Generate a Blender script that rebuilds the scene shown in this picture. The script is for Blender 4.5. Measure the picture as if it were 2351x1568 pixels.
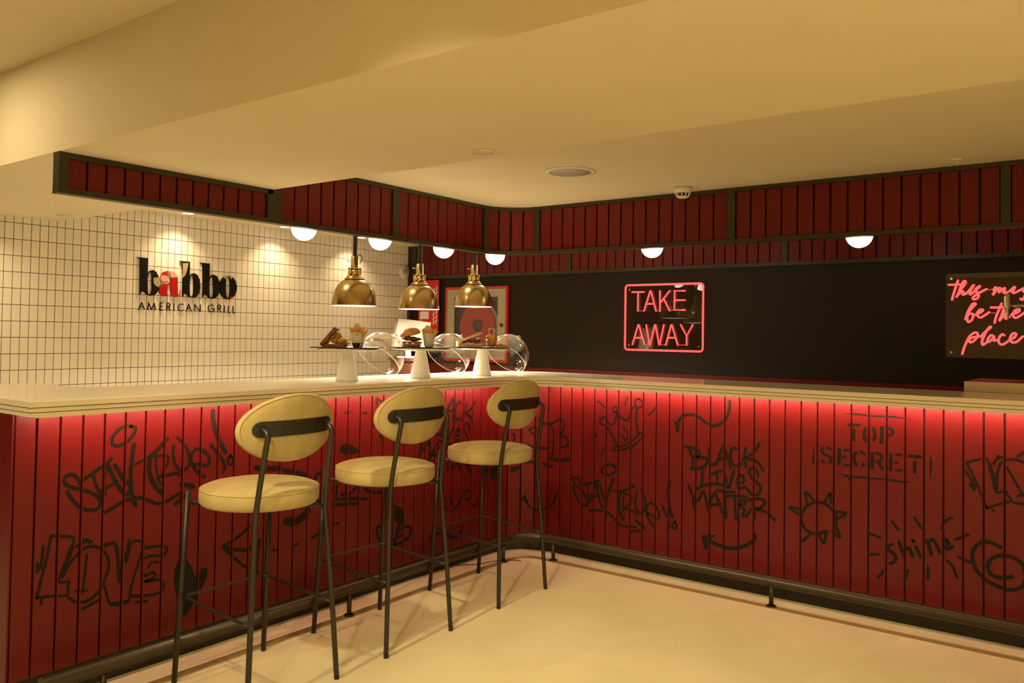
import bpy, math, random
from mathutils import Vector, Matrix
for o in list(bpy.data.objects): bpy.data.objects.remove(o)
SC = bpy.context.scene
COL = SC.collection
# ------------------------------------------------------------------ camera
cam_d = bpy.data.cameras.new('camera'); cam = bpy.data.objects.new('camera', cam_d); COL.objects.link(cam)
def _basis(yaw, pit, rol):
    f = Vector((-math.sin(yaw)*math.cos(pit), math.cos(yaw)*math.cos(pit), math.sin(pit)))
    r = Vector((math.cos(yaw), math.sin(yaw), 0)); u = r.cross(f)
    c, s = math.cos(rol), math.sin(rol)
    return r*c+u*s, -r*s+u*c, f
_r, _u, _f = _basis(*[math.radians(a) for a in (36.67225, 1.39870, 0.87780)])
cam.matrix_world = Matrix(((_r.x, _u.x, -_f.x, 0), (_r.y, _u.y, -_f.y, 0), (_r.z, _u.z, -_f.z, 1.35), (0, 0, 0, 1)))
cam_d.sensor_fit = 'HORIZONTAL'; cam_d.sensor_width = 36.0
cam_d.lens = 1893.94/2351*36.0
cam_d.shift_y = -61.51/2351
cam_d.clip_start = 0.02
SC.camera = cam
# ------------------------------------------------------------------ world, exposure
w = bpy.data.worlds.new('world'); SC.world = w; w.use_nodes = True
w.node_tree.nodes['Background'].inputs[0].default_value = (0.9, 0.65, 0.35, 1)
w.node_tree.nodes['Background'].inputs[1].default_value = 0.02
SC.view_settings.view_transform = 'Standard'; SC.view_settings.look = 'None'
SC.view_settings.exposure = -0.40; SC.view_settings.gamma = 1.0; SC.view_settings.use_curve_mapping = False
WARM = (1.0, 0.78, 0.43)
WARM_WALL = (1.0, 0.74, 0.42)
P_ROOM = 23.5      # recessed ceiling spots over the guest side
P_SOFFIT_FILL = 4.5    # unseen fill spots added in the beam to light the floor
P_GIMBAL_FILL = 5.0    # unseen adjustable spots added to brighten the bar corner
P_WALL = 4.3       # small spots washing the tiled wall
P_HEAT = 48.0       # heat lamps
L_GLOBE = 14.0
L_STRIP = 350.0
L_NEON = 2.6
# ------------------------------------------------------------------ materials
def mat(name, col, rough=0.5, metal=0.0, spec=0.5, var=0.0, scale=8.0, bump=0.0, bscale=60.0, emit=None, estr=0.0, coat=0.0, stretch=None, trans=0.0, sheen=0.0):
    m = bpy.data.materials.new(name); m.use_nodes = True
    nt = m.node_tree; b = nt.nodes['Principled BSDF']
    b.inputs['Base Color'].default_value = (*col, 1); b.inputs['Roughness'].default_value = rough
    b.inputs['Metallic'].default_value = metal; b.inputs['Specular IOR Level'].default_value = spec
    if coat: b.inputs['Coat Weight'].default_value = coat; b.inputs['Coat Roughness'].default_value = 0.08
    if trans: b.inputs['Transmission Weight'].default_value = trans
    if sheen: b.inputs['Sheen Weight'].default_value = sheen; b.inputs['Sheen Roughness'].default_value = 0.4
    if emit: b.inputs['Emission Color'].default_value = (*emit, 1); b.inputs['Emission Strength'].default_value = estr
    if var or bump:
        tc = nt.nodes.new('ShaderNodeTexCoord'); mp = nt.nodes.new('ShaderNodeMapping')
        nt.links.new(tc.outputs['Object'], mp.inputs['Vector'])
        if stretch: mp.inputs['Scale'].default_value = stretch
    if var:
        n = nt.nodes.new('ShaderNodeTexNoise'); n.inputs['Scale'].default_value = scale; n.inputs['Detail'].default_value = 4
        nt.links.new(mp.outputs['Vector'], n.inputs['Vector'])
        r = nt.nodes.new('ShaderNodeValToRGB')
        r.color_ramp.elements[0].position = 0.3; r.color_ramp.elements[1].position = 0.7
        r.color_ramp.elements[0].color = (*[c*(1-var) for c in col], 1); r.color_ramp.elements[1].color = (*[min(1, c*(1+var)) for c in col], 1)
        nt.links.new(n.outputs['Fac'], r.inputs['Fac']); nt.links.new(r.outputs['Color'], b.inputs['Base Color'])
    if bump:
        n2 = nt.nodes.new('ShaderNodeTexNoise'); n2.inputs['Scale'].default_value = bscale; n2.inputs['Detail'].default_value = 3
        nt.links.new(mp.outputs['Vector'], n2.inputs['Vector'])
        bp = nt.nodes.new('ShaderNodeBump'); bp.inputs['Strength'].default_value = bump; bp.inputs['Distance'].default_value = 0.002
        nt.links.new(n2.outputs['Fac'], bp.inputs['Height']); nt.links.new(bp.outputs['Normal'], b.inputs['Normal'])
    return m
def emat(name, col, s):
    m = bpy.data.materials.new(name); m.use_nodes = True; nt = m.node_tree
    nt.nodes.remove(nt.nodes['Principled BSDF']); e = nt.nodes.new('ShaderNodeEmission')
    e.inputs[0].default_value = (*col, 1); e.inputs[1].default_value = s
    nt.links.new(e.outputs[0], nt.nodes['Material Output'].inputs[0]); return m
def tape(name, col, s):
    # LED tape: shines from its front face only, the back is a dark carrier
    m = emat(name, col, s); nt = m.node_tree; e = nt.nodes['Emission']; out = nt.nodes['Material Output']
    g = nt.nodes.new('ShaderNodeNewGeometry'); d = nt.nodes.new('ShaderNodeBsdfDiffuse'); d.inputs[0].default_value = (0.05, 0.04, 0.03, 1)
    mx = nt.nodes.new('ShaderNodeMixShader'); nt.links.new(g.outputs['Backfacing'], mx.inputs[0]); nt.links.new(e.outputs[0], mx.inputs[1]); nt.links.new(d.outputs[0], mx.inputs[2])
    nt.links.new(mx.outputs[0], out.inputs[0]); return m
def glassmat(name, tint, fr=1.45, rough=0.02, base=0.0):
    # thin clear sheet: a fresnel share of mirror reflection over a transparent body
    m = bpy.data.materials.new(name); m.use_nodes = True; nt = m.node_tree
    nt.nodes.remove(nt.nodes['Principled BSDF'])
    t = nt.nodes.new('ShaderNodeBsdfTransparent'); t.inputs[0].default_value = (*tint, 1)
    g = nt.nodes.new('ShaderNodeBsdfGlossy'); g.inputs['Roughness'].default_value = rough
    lw = nt.nodes.new('ShaderNodeLayerWeight'); lw.inputs[0].default_value = 0.5
    pw = nt.nodes.new('ShaderNodeMath'); pw.operation = 'POWER'; pw.inputs[1].default_value = fr
    a = nt.nodes.new('ShaderNodeMath'); a.operation = 'MULTIPLY_ADD'; a.inputs[1].default_value = 1-base; a.inputs[2].default_value = base; a.use_clamp = True
    mx = nt.nodes.new('ShaderNodeMixShader')
    nt.links.new(lw.outputs['Facing'], pw.inputs[0]); nt.links.new(pw.outputs[0], a.inputs[0]); nt.links.new(a.outputs[0], mx.inputs[0]); nt.links.new(t.outputs[0], mx.inputs[1]); nt.links.new(g.outputs[0], mx.inputs[2])
    nt.links.new(mx.outputs[0], nt.nodes['Material Output'].inputs[0]); return m
M = dict(
 paint=mat('cream_paint', (0.69, 0.61, 0.45), 0.7, var=0.02, scale=2, bump=0.03, bscale=40),
 plaster=mat('brown_plaster', (0.55, 0.42, 0.26), 0.8, var=0.1, scale=2),
 tile=mat('white_glazed_tile', (0.78, 0.73, 0.66), 0.38, var=0.05, scale=1.3),
 grout=mat('brown_grout', (0.085, 0.035, 0.013), 0.9),
 floor=mat('beige_stone_tile', (0.71, 0.655, 0.42), 0.55, var=0.06, scale=2.2, bump=0.02, bscale=90),
 fgrout=mat('pale_floor_grout', (0.78, 0.68, 0.50), 0.8),
 inlay=mat('bronze_floor_inlay', (0.50, 0.33, 0.16), 0.5),
 black=mat('black_wall_paint', (0.012, 0.007, 0.003), 0.55, spec=0.3, var=0.15, scale=1.5),
 maroon=mat('maroon_lacquer_board', (0.125, 0.0072, 0.0070), 0.40, spec=0.30, var=0.05, scale=1.5),
 core=mat('dark_backing', (0.03, 0.004, 0.004), 0.9),
 bronze=mat('dark_bronze_metal', (0.045, 0.036, 0.020), 0.42, metal=0.3),
 pipe=mat('dark_bronze_pipe', (0.050, 0.038, 0.022), 0.36, metal=0.5),
 plinth=mat('black_plinth', (0.020, 0.015, 0.008), 0.6),
 quartz=mat('cream_quartz', (0.80, 0.73, 0.58), 0.13, var=0.03, scale=5),
 spray=mat('dark_spray_paint', (0.010, 0.0105, 0.005), 0.6, spec=0.18),
 fabric=mat('sand_velvet', (0.44, 0.355, 0.15), 0.85, var=0.10, scale=14, bump=0.25, bscale=700, stretch=(1, 1, 0.15), sheen=0.12),
 leg=mat('black_powder_coat', (0.018, 0.014, 0.009), 0.40),
 brass=mat('brushed_brass', (0.52, 0.38, 0.155), 0.27, metal=1.0, var=0.08, scale=20, stretch=(1, 1, 0.05)),
 brassl=mat('polished_brass', (0.85, 0.62, 0.25), 0.12, metal=1.0),
 cord=mat('black_spring_cord', (0.012, 0.011, 0.009), 0.5),
 white=mat('white_porcelain', (0.80, 0.78, 0.74), 0.22),
 wplast=mat('white_plastic', (0.78, 0.76, 0.70), 0.4),
 tillgrey=mat('warm_grey_plastic', (0.20, 0.18, 0.145), 0.5),
 inner=mat('white_enamel', (0.9, 0.88, 0.82), 0.4),
 globe=emat('opal_globe', (1.0, 0.83, 0.58), L_GLOBE),
 lens=emat('spot_lens', (1.0, 0.88, 0.66), 14.0),
 bulb=emat('heat_bulb', (1.0, 0.90, 0.72), 30.0),
 strip=tape('led_tape', (1.0, 0.46, 0.34), L_STRIP),
 neon=emat('neon_red', (1.0, 0.085, 0.07), L_NEON),
 neonthin=emat('neon_red_dim', (1.0, 0.10, 0.08), 1.0),
 acryl=glassmat('clear_acrylic', (0.97, 0.94, 0.93), 4.0, 0.02, 0.05),
 glass=glassmat('clear_glass', (0.985, 0.98, 0.975), 2.4, 0.015, 0.07),
 rimglass=glassmat('glass_edge', (0.95, 0.94, 0.92), 1.2, 0.05, 0.35),
 steel=mat('stainless_steel', (0.62, 0.58, 0.52), 0.14, metal=1.0),
 slate=mat('black_slate', (0.025, 0.022, 0.020), 0.5),
 red=mat('signal_red', (0.62, 0.02, 0.02), 0.4),
 grey=mat('warm_grey_metal', (0.42, 0.38, 0.32), 0.5),
 hose=mat('red_rubber_hose', (0.42, 0.035, 0.03), 0.55),
 dark=mat('dark_plastic', (0.03, 0.028, 0.025), 0.4),
 logoblk=mat('black_letter', (0.006, 0.004, 0.003), 0.6, spec=0.15),
 logored=mat('red_letter', (0.38, 0.004, 0.006), 0.6, spec=0.2),
 logopink=mat('pink_letter', (0.85, 0.30, 0.22), 0.4),
 logobei=mat('olive_beige_letter', (0.36, 0.30, 0.17), 0.4),
 toast=mat('toasted_bread', (0.30, 0.10, 0.03), 0.7, var=0.4, scale=40, bump=0.4, bscale=120),
 bun=mat('bun_crust', (0.62, 0.28, 0.08), 0.35, var=0.25, scale=25),
 crumb=mat('bread_crumb', (0.80, 0.58, 0.32), 0.8, var=0.12, scale=50),
 patty=mat('grilled_meat', (0.20, 0.07, 0.035), 0.55, var=0.4, scale=60, bump=0.5, bscale=150),
 chicken=mat('fried_crumbs', (0.62, 0.32, 0.08), 0.6, var=0.35, scale=60, bump=0.6, bscale=150),
 lettuce=mat('lettuce_green', (0.25, 0.36, 0.07), 0.5, var=0.3, scale=40),
 tomato=mat('tomato_red', (0.60, 0.06, 0.03), 0.3),
 fry=mat('golden_fry', (0.85, 0.45, 0.07), 0.45, var=0.2, scale=60),
 paper=mat('white_paper', (0.85, 0.83, 0.78), 0.7),
 wood=mat('brown_wood', (0.06, 0.016, 0.006), 0.6, var=0.2, scale=12, stretch=(1, 1, 0.1)),
 sauce=mat('red_sauce', (0.35, 0.05, 0.03), 0.2),
)
# ------------------------------------------------------------------ mesh helpers
class MB:
    def __init__(s): s.v = []; s.f = []; s.sm = []
    def add(s, v, f, smooth=False, T=None):
        o = len(s.v); s.v += [tuple(T @ Vector(p)) if T else tuple(p) for p in v]
        s.f += [tuple(i+o for i in q) for q in f]; s.sm += [smooth]*len(f); return s
    def box(s, x0, x1, y0, y1, z0, z1, T=None):
        v = [(x, y, z) for z in (z0, z1) for y in (y0, y1) for x in (x0, x1)]
        return s.add(v, [(0, 2, 3, 1), (4, 5, 7, 6), (0, 1, 5, 4), (2, 6, 7, 3), (0, 4, 6, 2), (1, 3, 7, 5)], False, T)
    def prism(s, poly, h0, h1, mp=lambda u, v, h: (u, v, h), smooth=False, T=None):
        n = len(poly); v = [mp(a, b, h0) for a, b in poly]+[mp(a, b, h1) for a, b in poly]
        f = [tuple(range(n))[::-1], tuple(range(n, 2*n))]
        s.add(v, f, False, T)
        o = len(s.v)-2*n
        for i in range(n):
            j = (i+1) % n; s.f.append((o+i, o+j, o+n+j, o+n+i)); s.sm.append(smooth)
        return s
    def ring(s, outer, inner, h0, h1, mp, T=None):
        n = len(outer); v = [mp(a, b, h) for h in (h0, h1) for L in (outer, inner) for a, b in L]
        f = []
        for i in range(n):
            j = (i+1) % n
            f += [(i, n+i, n+j, j), (2*n+i, 2*n+j, 3*n+j, 3*n+i), (i, j, 2*n+j, 2*n+i), (n+i, 3*n+i, 3*n+j, n+j)]
        return s.add(v, f, False, T)
    def tube(s, pts, r, n=10, closed=False, caps=True, T=None, smooth=True):
        P = [Vector(p) for p in pts]; m = len(P); rr = r if isinstance(r, (list, tuple)) else [r]*m
        tang = []
        for i in range(m):
            a = P[i-1] if (i > 0 or closed) else P[i]; b = P[(i+1) % m] if (i < m-1 or closed) else P[i]
            t = (b-a); tang.append(t.normalized() if t.length > 1e-9 else Vector((0, 0, 1)))
        up = Vector((0, 0, 1)) if abs(tang[0].z) < 0.9 else Vector((1, 0, 0))
        nrm = (up-tang[0]*up.dot(tang[0])).normalized(); v = []
        for i in range(m):
            nrm = (nrm-tang[i]*nrm.dot(tang[i])); nrm = nrm.normalized() if nrm.length > 1e-6 else Vector((1, 0, 0))
            bi = tang[i].cross(nrm)
            for k in range(n):
                a = 2*math.pi*k/n; v.append(P[i]+(nrm*math.cos(a)+bi*math.sin(a))*rr[i])
        f = []
        for i in range(m if closed else m-1):
            j = (i+1) % m
            for k in range(n):
                l = (k+1) % n; f.append((i*n+k, i*n+l, j*n+l, j*n+k))
        s.add(v, f, smooth, T)
        if caps and not closed:
            o = len(s.v)-m*n; s.f += [tuple(o+k for k in range(n))[::-1], tuple(o+(m-1)*n+k for k in range(n))]; s.sm += [False, False]
        return s
    def lathe(s, prof, n=24, T=None, smooth=True, cap=True, arc=None):
        v = []; m = len(prof)
        for r, z in prof:
            for k in range(n):
                a = 2*math.pi*k/n; v.append((r*math.cos(a), r*math.sin(a), z))
        f = []
        for i in range(m-1):
            for k in range(n):
                l = (k+1) % n; f.append((i*n+k, i*n+l, (i+1)*n+l, (i+1)*n+k))
        s.add(v, f, smooth, T)
        if cap:
            o = len(s.v)-m*n; s.f += [tuple(o+k for k in range(n))[::-1], tuple(o+(m-1)*n+k for k in range(n))]; s.sm += [False, False]
        return s
    def sphere(s, c, r, nu=24, nv=14, sc=(1, 1, 1), T=None):
        c = Vector(c); v = [c+Vector((0, 0, -r*sc[2]))]
        for i in range(1, nv):
            p = -math.pi/2+math.pi*i/nv
            for k in range(nu):
                a = 2*math.pi*k/nu; v.append(c+Vector((r*sc[0]*math.cos(p)*math.cos(a), r*sc[1]*math.cos(p)*math.sin(a), r*sc[2]*math.sin(p))))
        v.append(c+Vector((0, 0, r*sc[2]))); f = []
        for k in range(nu): f.append((0, 1+(k+1) % nu, 1+k))
        for i in range(nv-2):
            for k in range(nu):
                l = (k+1) % nu; f.append((1+i*nu+k, 1+i*nu+l, 1+(i+1)*nu+l, 1+(i+1)*nu+k))
        e = len(v)-1; b = 1+(nv-2)*nu
        for k in range(nu): f.append((e, b+k, b+(k+1) % nu))
        return s.add(v, f, True, T)
    def mesh(s, name, m):
        me = bpy.data.meshes.new(name); me.from_pydata([tuple(p) for p in s.v], [], s.f)
        me.polygons.foreach_set('use_smooth', s.sm); me.materials.append(M[m] if isinstance(m, str) else m); me.update(); return me
    def build(s, name, m, parent=None, loc=None):
        o = bpy.data.objects.new(name, s.mesh(name, m)); COL.objects.link(o)
        if loc: o.location = loc
        if parent: o.parent = parent
        return o
def tag(o, label=None, cat=None, group=None, kind=None):
    if label: o['label'] = label
    if cat: o['category'] = cat
    if group: o['group'] = group
    if kind: o['kind'] = kind
    return o
def thing(name, label, cat, loc=(0, 0, 0), group=None, rotz=0.0, kind=None):
    o = bpy.data.objects.new(name, None); COL.objects.link(o); o.location = loc; o.rotation_euler = (0, 0, rotz); o.empty_display_size = 0.1
    return tag(o, label, cat, group, kind)
def inst(name, me, loc, parent=None, rotz=0.0):
    o = bpy.data.objects.new(name, me); COL.objects.link(o); o.location = loc; o.rotation_euler = (0, 0, rotz)
    if parent: o.parent = parent
    return o
def copy_tree(o, parent=None):
    c = o.copy(); COL.objects.link(c)
    if parent: c.parent = parent
    for ch in list(o.children): copy_tree(ch, c)
    return c
def disc_light(name, loc, power, size, spread, parent, col=WARM, rot=(0, 0, 0)):
    l = bpy.data.lights.new(name, 'AREA'); l.shape = 'DISK'; l.size = size; l.energy = power; l.color = col; l.spread = math.radians(spread)
    o = bpy.data.objects.new(name, l); COL.objects.link(o); o.location = loc; o.rotation_euler = rot
    if parent: o.parent = parent
    return o
def smooth_path(pts, per=6):
    if len(pts) < 3: return [tuple(p) for p in pts]
    P = [Vector(p) for p in pts]; out = []
    for i in range(len(P)-1):
        a = P[i-1] if i > 0 else P[i]*2-P[i+1]; b, c = P[i], P[i+1]; d = P[i+2] if i+2 < len(P) else P[i+1]*2-P[i]
        for k in range(per):
            t = k/per
            out.append(tuple(0.5*((2*b)+(c-a)*t+(2*a-5*b+4*c-d)*t*t+(3*b-a-3*c+d)*t**3)))
    out.append(tuple(P[-1])); return out
def lpath(x, y, R, ys, xe, n=8):
    """floor-plan line: up the left run at x from ys, round the corner, along the right run at y to xe"""
    p = [(x, ys)]
    for k in range(n+1):
        a = math.pi/2*k/n; p.append((x+R-R*math.cos(a), y-R+R*math.sin(a)))
    p.append((xe, y)); return p
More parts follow.
